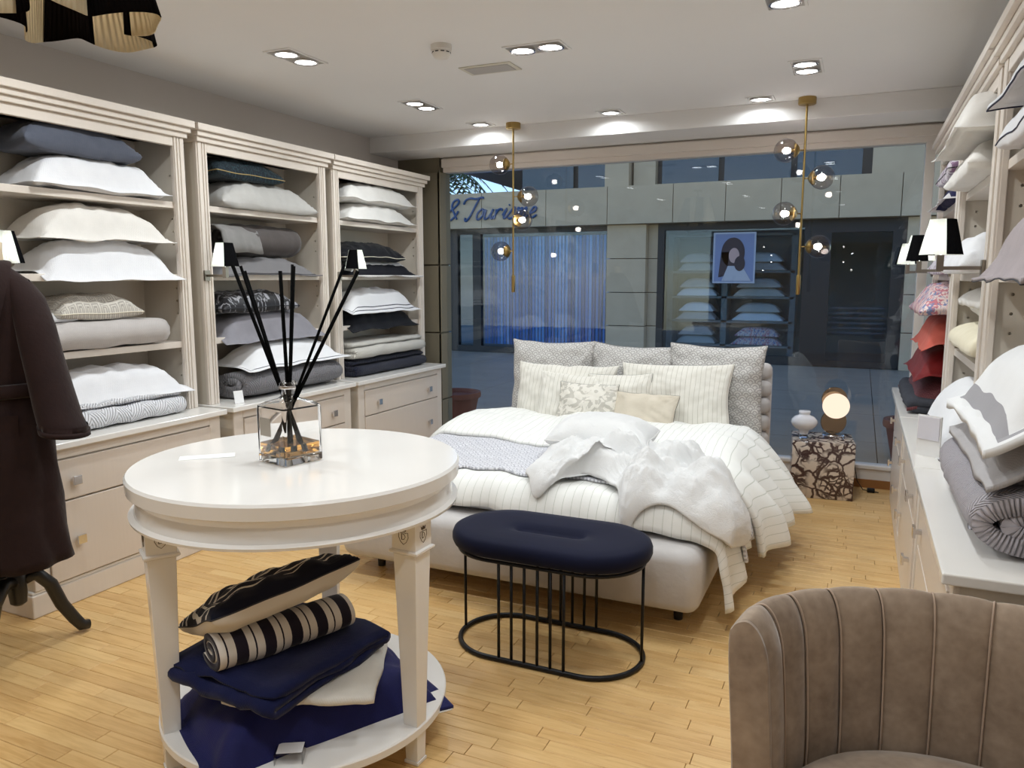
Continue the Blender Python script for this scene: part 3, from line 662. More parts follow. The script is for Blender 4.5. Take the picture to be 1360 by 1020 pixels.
# fur throw: closed outline in (s, q), heaped folds
m_fur = NT('white long pile fur'); _ob = m_fur.obj(); _n = m_fur.noise(_ob, 55, 6, .75, 2.5); _n2 = m_fur.noise(_ob, 9, 3)
m_fur = m_fur.bsdf(m_fur.mix(_n2, S(240, 240, 240), S(250, 250, 249)), .95, 0, m_fur.bump(_n, .6, .014), .8, .15)
out = [(0.0, 3.36), (-.05, 3.62), (-.03, 3.86), (.16, 4.05), (.46, 4.07), (.72, 4.08), (.88, 3.85), (.95, 3.6), (1.06, 3.36), (1.04, 3.2), (.92, 3.16), (.74, 3.22), (.62, 3.2), (.55, 3.13), (.48, 3.28), (.3, 3.4), (.2, 3.27), (.12, 3.2), (.05, 3.28)]
def closed_curve(pts, n):
    P = np.array(pts); m = len(P); t = np.linspace(0, m, n, endpoint=False); i = t.astype(int); f_ = (t - i)[:, None]
    p0, p1, p2, p3 = P[(i - 1) % m], P[i % m], P[(i + 1) % m], P[(i + 2) % m]
    return .5 * ((2 * p1) + (p2 - p0) * f_ + (2 * p0 - 5 * p1 + 4 * p2 - p3) * f_ ** 2 + (3 * p1 - p0 - 3 * p2 + p3) * f_ ** 3)
oc = closed_curve(out, 240); ctr = np.array([.5, 3.62]); rr = np.linspace(0, 1, 80) ** .8
SQ = ctr + (oc[None] - ctr) * rr[:, None, None]
f1, f2 = Wav(21, .42, lo=.5, hi=1.4), Wav(22, .16)
sq_s, sq_q = SQ[..., 0], SQ[..., 1]
edge_ = (1 - rr[:, None] ** 6) + 0 * sq_s
up_ = .07 + edge_ * (.055 + .055 * np.abs(f1(sq_s, sq_q)) + .035 * f1(sq_q * 1.4, sq_s * 1.4) + .014 * f2(sq_s, sq_q)) 
f3, f4 = Wav(23, .06), Wav(24, .028)
up_ = np.maximum(up_, .062) + edge_ * (.0045 * f3(sq_s, sq_q) + .003 * f4(sq_s, sq_q))
Pt = drape(sq_s, sq_q, up_, 3, .009, .02, .1)
me = mesh_np('fur_throw', np.concatenate([Pt.reshape(-1, 3)]), [], m_fur)
ring_n = 240; m_ = len(rr); V = Pt.reshape(-1, 3); F = []
Vb = (drape(sq_s, sq_q, up_ * 0 + .058, 3, .009, .02, .1)).reshape(-1, 3)
for i in range(m_ - 1):
    for j in range(ring_n):
        a, b = i * ring_n + j, i * ring_n + (j + 1) % ring_n
        F.append((a, b, b + ring_n, a + ring_n)); F.append((a + m_ * ring_n, a + ring_n + m_ * ring_n, b + ring_n + m_ * ring_n, b + m_ * ring_n))
for j in range(ring_n):
    a, b = (m_ - 1) * ring_n + j, (m_ - 1) * ring_n + (j + 1) % ring_n; F.append((a, b, b + m_ * ring_n, a + m_ * ring_n))
me = mesh_np('fur_throw', np.concatenate([V, Vb]), F, m_fur)
thr = bpy.data.objects.new('fur_throw', me); C.objects.link(thr); tag(thr, 'crumpled white fur throw heaped on the silver coverlet', 'throw')
pillow('small white fur cushion lying flat on the bed above the throw', 'cushion', .54, .38, .16, m_fur, (-1.22, 3.9, .618), (.04, 0, .05), name='fur_cushion', seed=70, ear=.04, wr=.006, soft=.42, pipe=plain('white fur seam', S(232, 231, 229), .9), piper=.004)
# standing pillows
m_sham = scallop('silver grey scallop sham', S(164, 161, 158), S(222, 220, 217), .055)
m_str = striped('cream cotton with taupe stripes', S(232, 229, 220), S(196, 192, 180), .03, .003)
def standing(label, x, y, zc, w, h, t, mat, tilt=.28, rz=0, ry=0, name='pillow', cat='pillow', **kw):
    return pillow(label, cat, w, h, t, mat, (x, y, zc), (PI / 2 - tilt, ry, rz), name=name, nu=44, nv=40, **kw)
standing('silver scallop euro pillow at the window pillar side of the headboard', -1.975, 5.13, .765, .62, .58, .17, m_sham, .12, .03, seed=60, ear=.07, droop=0, pipe=plain('sham piping', S(190, 187, 183), .7))
standing('silver scallop euro pillow in the middle of the headboard', -1.40, 5.16, .755, .62, .58, .17, m_sham, .14, 0, .03, seed=61, ear=.08, droop=0, pipe=plain('sham piping b', S(150, 147, 143), .7))
standing('silver scallop euro pillow at the marble cube side', -.83, 5.13, .775, .62, .58, .17, m_sham, .12, -.04, seed=62, ear=.07, droop=0, pipe=plain('sham piping c', S(160, 157, 153), .7))
standing('large cream striped pillow on the window pillar side of the bed', -1.80, 4.92, .68, .72, .46, .15, m_str, .3, .02, seed=63, ear=.06, droop=0)
standing('large cream striped pillow with dark edge on the marble cube side', -1.045, 4.9, .70, .72, .5, .15, m_str, .26, -.02, -.03, seed=64, ear=.06, droop=0, pipe=P_dark, piper=.0016)
standing('smaller cream striped pillow behind the embroidered cushion', -1.71, 4.79, .655, .48, .42, .12, m_str, .34, .06, .04, seed=65, ear=.06, droop=0)
standing('cream striped pillow tucked between the two small cushions', -1.39, 4.80, .665, .44, .43, .11, m_str, .3, -.05, -.06, seed=66, ear=.06, droop=0, pipe=P_dark, piper=.0016)
m_emb = pattern_noise('white cushion with silver embroidery', S(226, 222, 212), S(192, 188, 178), 13, .49, .51, 2.0, rough=.6)
standing('small white cushion embroidered with silver vines', -1.565, 4.68, .655, .4, .33, .11, m_emb, .4, .02, seed=67, ear=.05, droop=0, name='cushion', cat='cushion', pipe=P_dark, piper=.002)
standing('small plain cream cushion with dark piping', -1.185, 4.665, .64, .4, .28, .1, fabric('cream slub silk', S(226, 217, 200), S(208, 198, 180), streak=.4), .4, -.04, seed=68, ear=.05, droop=0, name='cushion', cat='cushion', pipe=P_dark, piper=.002)
# ------------------------------------------------------------------ round table
TX, TY, TH, TR = -1.62, 1.93, .92, .51
m_tab = plain('ivory gloss lacquer', S(236, 233, 229), .14, var=.015)
tb = thing('round_table', 'round ivory lacquered table with three tapered legs and lower shelf', 'table', (TX, TY, 0))
MB().lathe([(0, .872), (TR - .01, .872), (TR, .876), (TR + .002, .912), (TR - .004, TH), (0, TH)], 96, cap=False).build('table_top', m_tab, tb, auto=30)
MB().lathe([(0, .79), (TR - .03, .79), (TR - .006, .792), (TR - .004, .80), (TR - .02, .806), (TR - .026, .85), (TR - .018, .862), (TR - .012, .872), (0, .872)], 96, cap=False).build('apron', m_tab, tb, auto=30)
m_ink = plain('brown stamped ink', S(92, 78, 58), .7)
def emblem(parent, M4):
    """shield outline with a D and a small crown, as flat raised strokes on a leg block"""
    st = MB()
    sh = [(-.016, .013), (-.017, -.002), (-.010, -.016), (0, -.024), (.010, -.016), (.017, -.002), (.016, .013), (.008, .011), (0, .014), (-.008, .011)]
    st.tube([(x, 0, z) for x, z in sh], .0009, 5, True)
    st.xf(M4).build('shield', m_ink, parent)
    d = MB(); d.tube([(-.006, 0, -.009), (-.006, 0, .009)], .0013, 5); d.tube([(-.006, 0, .009), (.002, 0, .008), (.007, 0, .0), (.002, 0, -.008), (-.006, 0, -.009)], .001, 5)
    d.xf(M4).build('letter', m_ink, parent)
    c = MB(); c.prism([(-.009, -.001), (.009, -.001), (.012, .010), (.006, .005), (0, .011), (-.006, .005), (-.012, .010)], -.0006, .0006)
    c.xf(M4 @ Matrix.Translation((0, 0, .018)) @ Matrix.Rotation(PI / 2, 4, 'X')).build('crown', m_ink, parent)
for ang in (-3, -123, 117):
    a = math.radians(ang); lr = .43
    L = bpy.data.objects.new('leg', None)
    Mx = Matrix.Translation((lr * math.cos(a), lr * math.sin(a), 0)) @ Matrix.Rotation(a, 4, 'Z')
    def sq(hw, z): return [(-hw, -hw, z), (hw, -hw, z), (hw, hw, z), (-hw, hw, z)]
    lg = MB().rings([sq(.022, .012), sq(.04, .685)]).xf(Mx).build('leg', m_tab, tb, bevel=.002)
    MB().rings([sq(.0235, 0), sq(.025, .003), sq(.025, .011), sq(.0235, .012)]).xf(Mx).build('leg_foot', m_tab, lg)
    MB().rings([sq(.044, .685), sq(.05, .69), sq(.05, .696), sq(.044, .70)]).xf(Mx).build('collar', m_tab, lg)
    bk = MB().rings([sq(.042, .70), sq(.042, .79)]).xf(Mx).build('leg_block', m_tab, lg)
    for k in range(4):
        emblem(lg, Mx @ Matrix.Rotation(k * PI / 2, 4, 'Z') @ Matrix.Translation((0, -.0424, .741)))
MB().lathe([(0, .1), (.455, .1), (.46, .104), (.46, .126), (.456, .13), (0, .13)], 80, cap=False).build('lower_shelf', m_tab, tb, auto=30)
# ------------------------------------------------------------------ reed diffuser
df = thing('reed_diffuser', 'square glass reed diffuser with amber liquid and black sticks', 'diffuser', (-1.635, 1.905, TH), math.radians(-14))
M['glass'] = plain('clear glass', (1, 1, 1), .0, Transmission_Weight=1.0, IOR=1.46)
def rsq(h, z, r=.008, n=3):
    ring = []
    for q, (sx, sy) in enumerate(((1, 1), (-1, 1), (-1, -1), (1, -1))):
        for k in range(n + 1):
            b = q * PI / 2 + PI / 2 * k / n; ring.append((sx * (h - r) + r * math.cos(b), sy * (h - r) + r * math.sin(b), z))
    return ring
bt = MB()
outer = [rsq(.068, .0005), rsq(.072, .004), rsq(.0725, .17), rsq(.071, .181), rsq(.06, .192, .03), rsq(.034, .202, .033), rsq(.022, .212, .0219), rsq(.022, .232, .0219), rsq(.028, .236, .0279), rsq(.028, .252, .0279), rsq(.025, .255, .0249)]
inner = [rsq(.018, .254, .0179), rsq(.0175, .21, .0174), rsq(.028, .197, .027), rsq(.055, .185, .028), rsq(.066, .175), rsq(.0665, .03), rsq(.060, .024)]
bt.rings(outer + inner); body = bt.build('bottle', M['glass'], df, auto=35)
amber = plain('amber oil', S(255, 190, 90), .0, Transmission_Weight=1.0, IOR=1.36)
MB().rings([rsq(.0598, .0245), rsq(.0662, .0305), rsq(.0662, .062)]).build('liquid', amber, df, auto=35)
MB().lathe([(.0285, .233), (.0295, .236), (.0295, .24), (.0285, .243)], 28, cap=False).build('neck_ring', M['chrome'], df, auto=40)
lb = MB().box(-.05, .004, -.0742, -.0727, .088, .145).build('label_plate', plain('silver grey label', S(168, 160, 148), .4, .3), df)
M['reed'] = plain('black reed', (.002, .002, .002), .9, spec=.05)
sticks = [(-.165, .02, .62), (-.125, -.02, .615), (-.01, .0, .6), (.02, .03, .62), (.035, -.01, .615), (.19, .0, .62), (.225, .03, .6), (-.13, .03, .6)]
cang = math.radians(24 + 14)
for i, (dx, dy, hz) in enumerate(sticks):
    tx = dx * math.cos(cang) - dy * math.sin(cang); ty = dx * math.sin(cang) + dy * math.cos(cang)
    k = .23 / hz * 0 + .24
    a = Vector((-tx * .28, -ty * .28, .032)); b = Vector((tx, ty, hz)); 
    MB().tube([a, a.lerp(b, .37) * 1.0, b], .0046 if i % 2 else .0058, 8).build('reed_stick', M['reed'], df, smooth=True)
cd = MB().box(-.085, .085, -.03, .03, 0, .0012).build('card', plain('white card', S(240, 240, 240), .5)); cd.location = (-1.915, 1.83, TH + .0003); cd.rotation_euler = (0, 0, math.radians(43)); tag(cd, 'white paper card lying flat on the round table', 'card')
# ------------------------------------------------------------------ goods on the table's lower shelf
m_nv = fabric('midnight blue cotton', S(32, 34, 92), S(24, 26, 72), rough=.7)
pillow('large midnight blue pillow with white piping on the lower table shelf', 'pillow', .78, .54, .14, m_nv, (-1.565, 1.86, .131), (0, 0, math.radians(61)), seed=80, flange=.04, sag=.02, droop=.9, pipe=P_white, piper=.003, ear=.03)
m_ml = fabric('white muslin', S(226, 222, 214), S(206, 202, 194))
folded('white muslin sheet folded beneath the navy blanket under the table', 'sheet', 'sheet', .44, .44, .014, 2, m_ml, (-1.53, 1.84, .258), math.radians(28), 82, .006)
folded('navy blanket folded in layers below the striped roll', 'blanket', 'blanket', .46, .52, .022, 3, fabric('deep navy wool', S(26, 32, 72), S(18, 22, 56)), (-1.61, 1.79, .286), math.radians(-6), 81, .006)
def awning(name):
    t = NT(name); _, u, v = t.uv(); fr = t.math('FRACT', t.math('ADD', t.math('DIVIDE', u, .085), 10.0))
    m = t.math('LESS_THAN', fr, .42); m2 = t.math('MULTIPLY', t.math('GREATER_THAN', fr, .66), t.math('LESS_THAN', fr, .72)); 
    return t.bsdf(t.mix(t.math('MAXIMUM', m, m2), S(214, 206, 196), S(34, 28, 40)), .9, 0, None, .2, .2)
rolled('black and white striped blanket rolled under the patterned cushion', 'blanket', 'blanket', .44, 1.9, .012, .028, awning('black and white stripe weave'), (-1.59, 1.775, .352), math.radians(66), 83, .8, .003)
def twotone(name):
    t = NT(name); uvv, u, v = t.uv(); geo = t.n('ShaderNodeTexCoord'); sp = t.n('ShaderNodeSeparateXYZ'); t.t.links.new(geo.outputs['Normal'], sp.inputs[0])
    d = t.math('SQRT', t.math('ADD', t.math('MULTIPLY', t.math('MULTIPLY', u, u), 1.0), t.math('MULTIPLY', t.math('MULTIPLY', v, v), 3.0)))
    w_ = t.math('GREATER_THAN', t.math('FRACT', t.math('ADD', t.math('MULTIPLY', d, 24.0), t.math('MULTIPLY', t.noise(uvv, 10, 1), 1.6))), .72)
    w_ = t.math('MULTIPLY', w_, t.math('GREATER_THAN', v, -.12))
    top = t.mix(w_, S(16, 18, 34), S(206, 200, 190))
    return t.bsdf(t.mix(t.math('GREATER_THAN', sp.outputs[2], 0.0), S(216, 208, 196), top), .85, 0, None, .1, .2)
pillow('cushion with wavy black and white top lying on the striped roll', 'cushion', .49, .33, .125, twotone('black wave cushion cloth'), (-1.63, 1.805, .458), (math.radians(-22), math.radians(-7), math.radians(68)), name='cushion', seed=84, ear=.03, droop=0, soft=.42, botf=.5, pipe=P_dark, piper=.0025)
pt = thing('price_stand', 'small clear acrylic price holder at the edge of the lower table shelf', 'price holder', (-1.42, 1.60, .1305), math.radians(30))
MB().box(-.04, .04, -.03, .03, .03, .0325).build('sloped_plate', thin_glass('acrylic', (.9, .9, .9), 1.5), pt); MB().box(-.04, -.0375, -.03, .03, 0, .03).build('upright', thin_glass('acrylic b', (.8, .8, .8), 1.5), pt); MB().box(-.034, .038, -.024, .026, .0326, .0336).build('price_card', plain('price card', S(226, 224, 226), .6), pt)
MB().box(.0375, .04, -.03, .03, 0, .03).build('upright', thin_glass('acrylic c', (.8, .8, .8), 1.5), pt)
# ------------------------------------------------------------------ oval stool
st = thing('oval_stool', 'oval navy velvet stool on a black wire frame at the bed foot', 'stool', (-1.085, 2.78, 0))
def stadium(L, R, z, n=28):
    P = []
    for k in range(n): a = -PI / 2 + PI * k / (n - 1); P.append((L + R * math.cos(a), R * math.sin(a), z))
    for k in range(n): a = PI / 2 + PI * k / (n - 1); P.append((-L + R * math.cos(a), R * math.sin(a), z))
    return P
sl = .185
prof = [(.17, .418), (.205, .42), (.222, .43), (.229, .447), (.229, .466), (.222, .484), (.205, .493), (.16, .4955), (.11, .4955), (.07, .494), (.045, .489), (.03, .476), (.022, .470), (.008, .468)]
sb = MB().rings([stadium(sl if r > .1 else sl * (.75 if r > .06 else .6), r, z) for r, z in prof])
velvet = lambda nm, c, c2: fabric(nm, c, c2, 1200, .12, .9, .7)
m_nvv = NT('midnight velvet'); m_nvv = m_nvv.bsdf(m_nvv.mix(m_nvv.noise(m_nvv.obj(), 9, 3), S(7, 11, 34), S(11, 16, 44)), .8, 0, None, .06, .2)
sb.build('seat', m_nvv, st, smooth=True)
MB().tube(stadium(sl, .2, .409), .008, 8, True).build('seat_ring', M['black'], st, smooth=True)
MB().tube(stadium(sl, .2, .011), .0105, 10, True).build('floor_ring', M['black'], st, smooth=True)
for sx in (-1, 1): MB().tube([(sx * (sl + .2), 0, .012), (sx * (sl + .2), 0, .41)], .0062, 8).build('frame_rod', M['black'], st, smooth=True)
for k in range(6): MB().tube([(-.135 + .054 * k, -.2, .012), (-.135 + .054 * k, -.2, .41)], .0062, 8).build('frame_rod', M['black'], st, smooth=True)
for k in range(6): MB().tube([(-.135 + .054 * k, .2, .012), (-.135 + .054 * k, .2, .41)], .0062, 8).build('frame_rod', M['black'], st, smooth=True)
# ------------------------------------------------------------------ velvet armchair
AX, AY = .262, 1.70
ac = thing('armchair', 'taupe velvet tub armchair with channelled back, facing the shop', 'armchair', (AX, AY, 0))
tv = NT('taupe velvet'); n_ = tv.noise(tv.obj(), 5, 4); n2_ = tv.noise(tv.obj(), 40, 3)
m_vel = tv.bsdf(tv.mix(tv.ramp(tv.math('ADD', tv.math('MULTIPLY', n_, .7), tv.math('MULTIPLY', n2_, .3)), [(.3, 0.0), (.7, 1.0)]), S(128, 110, 94), S(176, 157, 138)), .75, 0, tv.bump(n2_, .15, .003), .5, .25)
ARM = .001; RI, RO = .37, .47
LT = PI * RO + 2 * ARM
def back_pt(s, off, z):
    """s along the outer arc (0 = front end of the left arm), off = distance inwards from the outer face"""
    R = RO - off; fl_ = .02 * smooth(.3, .75, z)
    if s < ARM: return (-R - fl_, -(ARM - s), z)
    if s > LT - ARM: return (R + fl_, -(s - (LT - ARM)), z)
    a = PI - (s - ARM) / RO; return ((R + fl_) * math.cos(a), (R + fl_) * .74 * math.sin(a), z)
sec = [(.095, .30), (.098, .36), (.1, .45), (.1, .55), (.098, .64), (.09, .695), (.075, .73), (.05, .749), (.025, .745), (.008, .725), (.0, .69), (.0, .5), (.0, .3), (.004, .12)]
def dens(P, n=4):
    P = np.array(P); out_ = []
    for i in range(len(P) - 1):
        p0, p1, p2, p3 = P[max(i - 1, 0)], P[i], P[i + 1], P[min(i + 2, len(P) - 1)]
        for k in range(n):
            f_ = k / n; out_.append(tuple(.5 * ((2 * p1) + (p2 - p0) * f_ + (2 * p0 - 5 * p1 + 4 * p2 - p3) * f_ ** 2 + (3 * p1 - p0 - 3 * p2 + p3) * f_ ** 3)))
    return out_ + [tuple(P[-1])]
sec = dens([(o_ - (.012 if k <= 6 else .012 * max(0, 1 - (k - 6) / 3)), z - (.006 if 5 <= k <= 8 else 0)) for k, (o_, z) in enumerate(sec)])
NCH = 11; cw = LT / NCH; seam_z = []
for c in range(NCH):
    P = []
    for i in range(9):
        t_ = i / 8; s = c * cw + .0012 + (cw - .0024) * t_; bul = .016 * (1 - abs(2 * t_ - 1) ** 2.6)
        row_ = []
        for k, (off, z) in enumerate(sec):
            kk = k / 4; ins = bul * float(1 - .6 * smooth(4, 7, kk) - .4 * smooth(8, 11, kk)); up_z = bul * .45 * float(smooth(4, 5.5, kk) * (1 - smooth(8, 10, kk)))
            row_.append(back_pt(s, off + ins, float(z) + up_z))
        P.append(row_)
    MB().grid(np.array(P)).build('back_channel', m_vel, ac, smooth=True)
    if c: 
        MB().tube([back_pt(c * cw, off + .0065, float(z) + .0025 * float(smooth(20, 24, k))) for k, (off, z) in enumerate(sec[:37])], .0026, 6).build('seam_piping', plain('taupe piping', S(180, 158, 140), .8) if c == 1 else bpy.data.materials['taupe piping'], ac, smooth=True)
for s in (0.0, LT):
    ring = [Vector(back_pt(s, off, float(z))) for k, (off, z) in enumerate(sec)]
    dv = Vector((0, -.018, 0)); cen = sum(ring, Vector()) / len(ring)
    MB().rings([ring, [p + dv * .7 for p in ring], [cen + (p - cen) * .9 + dv for p in ring]]).build('arm_front', m_vel, ac, auto=50)
seat = MB(); 
def seat_ring(sc, z): return [(sc * .36 * math.cos(a) * (1 if math.sin(a) > 0 else 1.0), (sc * .265 * math.sin(a)) if math.sin(a) > 0 else sc * .44 * -abs(math.sin(a)) ** .8, z) for a in np.linspace(0, 2 * PI, 48, endpoint=False)]
seat.rings([seat_ring(.97, .22), seat_ring(1, .26), seat_ring(1.0, .33), seat_ring(.98, .36), seat_ring(.92, .38), seat_ring(.75, .392), seat_ring(.4, .40), seat_ring(.05, .402)]).build('seat_cushion', m_vel, ac, smooth=True)
MB().rings([seat_ring(.99, .1), seat_ring(1.0, .13), seat_ring(1.0, .22)]).build('seat_base', m_vel, ac, auto=40)
for x, y_ in ((-.27, -.3), (.27, -.3), (-.28, .14), (.28, .14)): MB().lathe([(.014, 0), (.022, .125)], 14, x, y_).build('leg', M['blackwood'], ac, auto=40)
# ------------------------------------------------------------------ mannequin and robe
MX, MY = -3.01, 1.865; MR = math.radians(24)
mn = thing('mannequin', 'dressmaker mannequin on a black tripod stand wearing the brown robe', 'mannequin', (MX, MY, 0), MR)
MB().lathe([(.018, .2), (.03, .21), (.034, .25), (.034, .33), (.026, .34), (.03, .36), (.03, .375), (.022, .385), (.019, .4), (.019, .9)], 24).build('pole', M['blackwood'], mn, auto=40)
for k, a in enumerate((72, 192, 284)):
    a = math.radians(a - 24 + 3); d = Vector((math.cos(a), math.sin(a), 0))
    pts = [d * .02 + Vector((0, 0, .3)), d * .07 + Vector((0, 0, .31)), d * .12 + Vector((0, 0, .25)), d * .155 + Vector((0, 0, .15)), d * .2 + Vector((0, 0, .07)), d * .225 + Vector((0, 0, .032)), d * .255 + Vector((0, 0, .026))]
    MB().tube(pts, [.026, .028, .027, .026, .025, .024, .02], 10).build('leg', M['blackwood'], mn, smooth=True)
m_lin = fabric('beige bust linen', S(206, 188, 160), S(190, 170, 142))
MB().lathe([(.10, .85), (.13, .95), (.12, 1.1), (.135, 1.3), (.12, 1.42), (.075, 1.49), (.052, 1.53), (.05, 1.6), (.052, 1.63), (.03, 1.645), (.0, 1.647)], 32, cap=False).build('bust', m_lin, mn, smooth=True)
m_robe = fabric('dark brown terry', S(46, 31, 29), S(34, 22, 21), 1500, .5, .1)
rb = thing('bathrobe', 'dark brown shawl collar bathrobe with tie belt on the mannequin', 'bathrobe', (MX + .005, MY + .002, 0), MR)
# local x = to the shop's right hand side, local -y = towards the shop
zs = [1.555, 1.535, 1.515, 1.49, 1.45, 1.38, 1.28, 1.18, 1.1, 1.05, 1.0, .9, .78, .65, .52, .43, .392]
hwid = [.062, .085, .115, .15, .172, .18, .185, .182, .175, .172, .178, .19, .2, .207, .213, .219, .222]
hdep = [.06, .07, .085, .1, .118, .135, .145, .142, .134, .13, .136, .15, .158, .165, .17, .174, .176]
nr = Wav(90, .4)
rings = []
for z, a_, b_ in zip(zs, hwid, hdep):
    ring = []
    for k in range(64):
        th = 2 * PI * k / 64; fold = .012 * smooth(1.0, .45, z) * math.sin(th * 7 + .6) + .008 * float(nr(th * .5, z)) * smooth(1.5, 1.3, z)
        ring.append((-.03 + (a_ + fold) * math.cos(th), (b_ + fold) * math.sin(th), z + .012 * math.sin(th) * (z < .45)))
    rings.append(ring)
MB().rings(rings, False).build('robe_body', m_robe, rb, smooth=True)
rb.children[0].modifiers.new('thick', 'SOLIDIFY').thickness = .008
for sx in (1, -1):
    pts = [(.10, 0, 1.5), (.135, -.005, 1.44), (.165, -.015, 1.34), (.195, -.03, 1.22), (.225, -.045, 1.1), (.252, -.06, .99), (.268, -.066, .935), (.272, -.068, .915)]
    rad = [.05, .072, .082, .086, .09, .096, .1, .098]
    m = MB(); P = []
    for i, (p, r) in enumerate(zip(pts, rad)):
        ring = []
        for k in range(36):
            th = 2 * PI * k / 36; fo = 1 + .05 * math.sin(3 * th + i * .9) * (i > 1)
            ring.append((sx * (p[0] - .03 * (sx < 0)) + r * .78 * fo * math.cos(th), p[1] + r * 1.0 * fo * math.sin(th), p[2] - .35 * r * math.cos(th) * sx * (.9 if i < 6 else .45)))
        P.append(ring)
    P.append([tuple(Vector(q) + (Vector(pts[-1]) * 0) + Vector((0, 0, .03))) if False else (q[0] * .97 + .03 * (sx * pts[-1][0]), q[1] * .97 + .03 * pts[-1][1], q[2] + .04) for q in P[-1]])
    m.rings(P, False).build('sleeve', m_robe, rb, smooth=True)
    cu = MB(); a_ = P[-3]; b2 = P[-2]
    sc = lambda R_, f_: [tuple(Vector(q) + (Vector(q) - sum((Vector(v_) for v_ in R_), Vector()) / len(R_)) * f_) for q in R_]
    cu.rings([sc(a_, .02), sc(a_, .05), sc(b2, .05), sc(b2, .02)], False).build('cuff', m_robe, rb, smooth=True)
# collar: two broad bands from the neck to the belt
for sx in (1, -1):
    line = [(.035 * sx - .03, .05, 1.57), (.075 * sx - .03, .0, 1.565), (.09 * sx - .03, -.06, 1.52), (.088 * sx - .03, -.118, 1.42), (.07 * sx - .03, -.148, 1.3), (.04 * sx - .03, -.152, 1.18), (.005 * sx - .03, -.146, 1.08)]
    P = []
    for i, (x, y_, z) in enumerate(line):
        wd_ = [.03, .036, .045, .055, .055, .045, .035][i]
        P.append([(x - wd_ * sx * .7, y_ - .004, z), (x - wd_ * sx * .2, y_ - .034, z + .004), (x + wd_ * sx * .5, y_ - .03, z), (x + wd_ * sx, y_ + .014, z - .006)])
    MB().grid(np.array(P)).build('collar', m_robe, rb, smooth=True, sub=2)
    rb.children[-1].modifiers.new('thick', 'SOLIDIFY').thickness = .01
belt = []
for k in range(48):
    th = 2 * PI * k / 48; belt.append((-.03 + .185 * math.cos(th), .145 * math.sin(th), 1.065 + .012 * math.cos(th + .5)))
bm_ = MB(); bm_.rings([[(x, y_, z - .028), (x * 1.09, y_ * 1.1, z - .02), (x * 1.09, y_ * 1.1, z + .02), (x, y_, z + .028)] for x, y_, z in belt], False, True); bm_.build('belt', m_robe, rb, smooth=True)
MB().tube([(-.08, -.155, 1.07), (-.085, -.18, 1.04), (-.1, -.175, .95), (-.11, -.178, .85), (-.112, -.182, .72)], [.02, .026, .022, .024, .026], 10, flat=.45).build('belt_tail', m_robe, rb, smooth=True)
MB().tube([(-.11, -.16, 1.08), (-.07, -.18, 1.06), (-.04, -.165, 1.07)], [.02, .03, .02], 10).build('belt_knot', m_robe, rb, smooth=True)
pk = []
for i in range(7):
    th = -PI / 2 + .18 + .68 * i / 6; row_ = []
    for j in range(6):
        z = .99 - .19 * j / 5; k_ = 1.1 if j else 1.14
        row_.append((-.03 + .186 * k_ * math.cos(th), .146 * k_ * math.sin(th), z))
    pk.append(row_)
MB().grid(np.array(pk)).build('pocket', m_robe, rb, smooth=True); rb.children[-1].modifiers.new('thick', 'SOLIDIFY').thickness = .008
# ------------------------------------------------------------------ pendants with smoked globes
M['smoke'] = thin_glass('smoked globe glass', (.76, .73, .73), 1.6)
M['bulb'] = emit('bulb glow', (1, .93, .85), 30)
def pendant(label, x, y_, balls):
    t = thing('globe_pendant', label, 'pendant lamp', (x, y_, H))
    MB().lathe([(.054, 0), (.055, -.004), (.055, -.04), (.05, -.044), (0, -.044)], 32, cap=False).build('canopy', M['brass'], t, auto=40)
    MB().lathe([(.007, -.04), (.007, -1.14)], 12).build('rod', M['brass'], t, auto=40)
    MB().lathe([(.0125, -1.125), (.0135, -1.13), (.0135, -1.25), (.011, -1.253)], 20).build('end_grip', M['brass'], t, auto=40)
    for ang, z in balls:
        a = math.radians(ang); d = Vector((math.cos(a), math.sin(a), 0)); c = d * .115 + Vector((0, 0, z - H)); Rg = .076
        MB().tube([Vector((0, 0, z - H)), d * .05 + Vector((0, 0, z - H))], .004, 8).build('arm', M['brass'], t, smooth=True)
        q = d.to_track_quat('Z', 'Y').to_matrix().to_4x4()
        MB().lathe([(0, -.082), (.02, -.0815), (.04, -.066), (.047, -.058), (.044, -.05), (.012, -.05), (.012, -.03), (0, -.03)], 24, cap=False).xf(Matrix.Translation(c) @ q).build('cap', M['brass'], t, auto=40)
        gl = [(Rg * math.sin(b), -Rg * math.cos(b)) for b in np.linspace(.6, PI, 20)]
        g_ = MB().lathe([(max(r, .0004), z_) for r, z_ in gl], 32, cap=False).xf(Matrix.Translation(c) @ q).build('globe', M['smoke'], t, smooth=True)
        MB().lathe([(0, -.03), (.014, -.025), (.021, -.005), (.019, .012), (.0, .022)], 18, cap=False).xf(Matrix.Translation(c) @ q).build('bulb', M['bulb'], g_, smooth=True)
        light('bulb_light', 'POINT', 1.6, c, t, (1, .93, .85), shadow_soft_size=.02)
pendant('brass globe pendant hanging by the pillar side of the bed', -2.437, 5.43, [(180, 2.345), (20, 2.105), (-30, 1.925), (170, 1.70)])
pendant('brass globe pendant hanging above the marble cube', -.383, 5.45, [(190, 2.315), (-10, 2.135), (205, 1.912), (15, 1.70)])
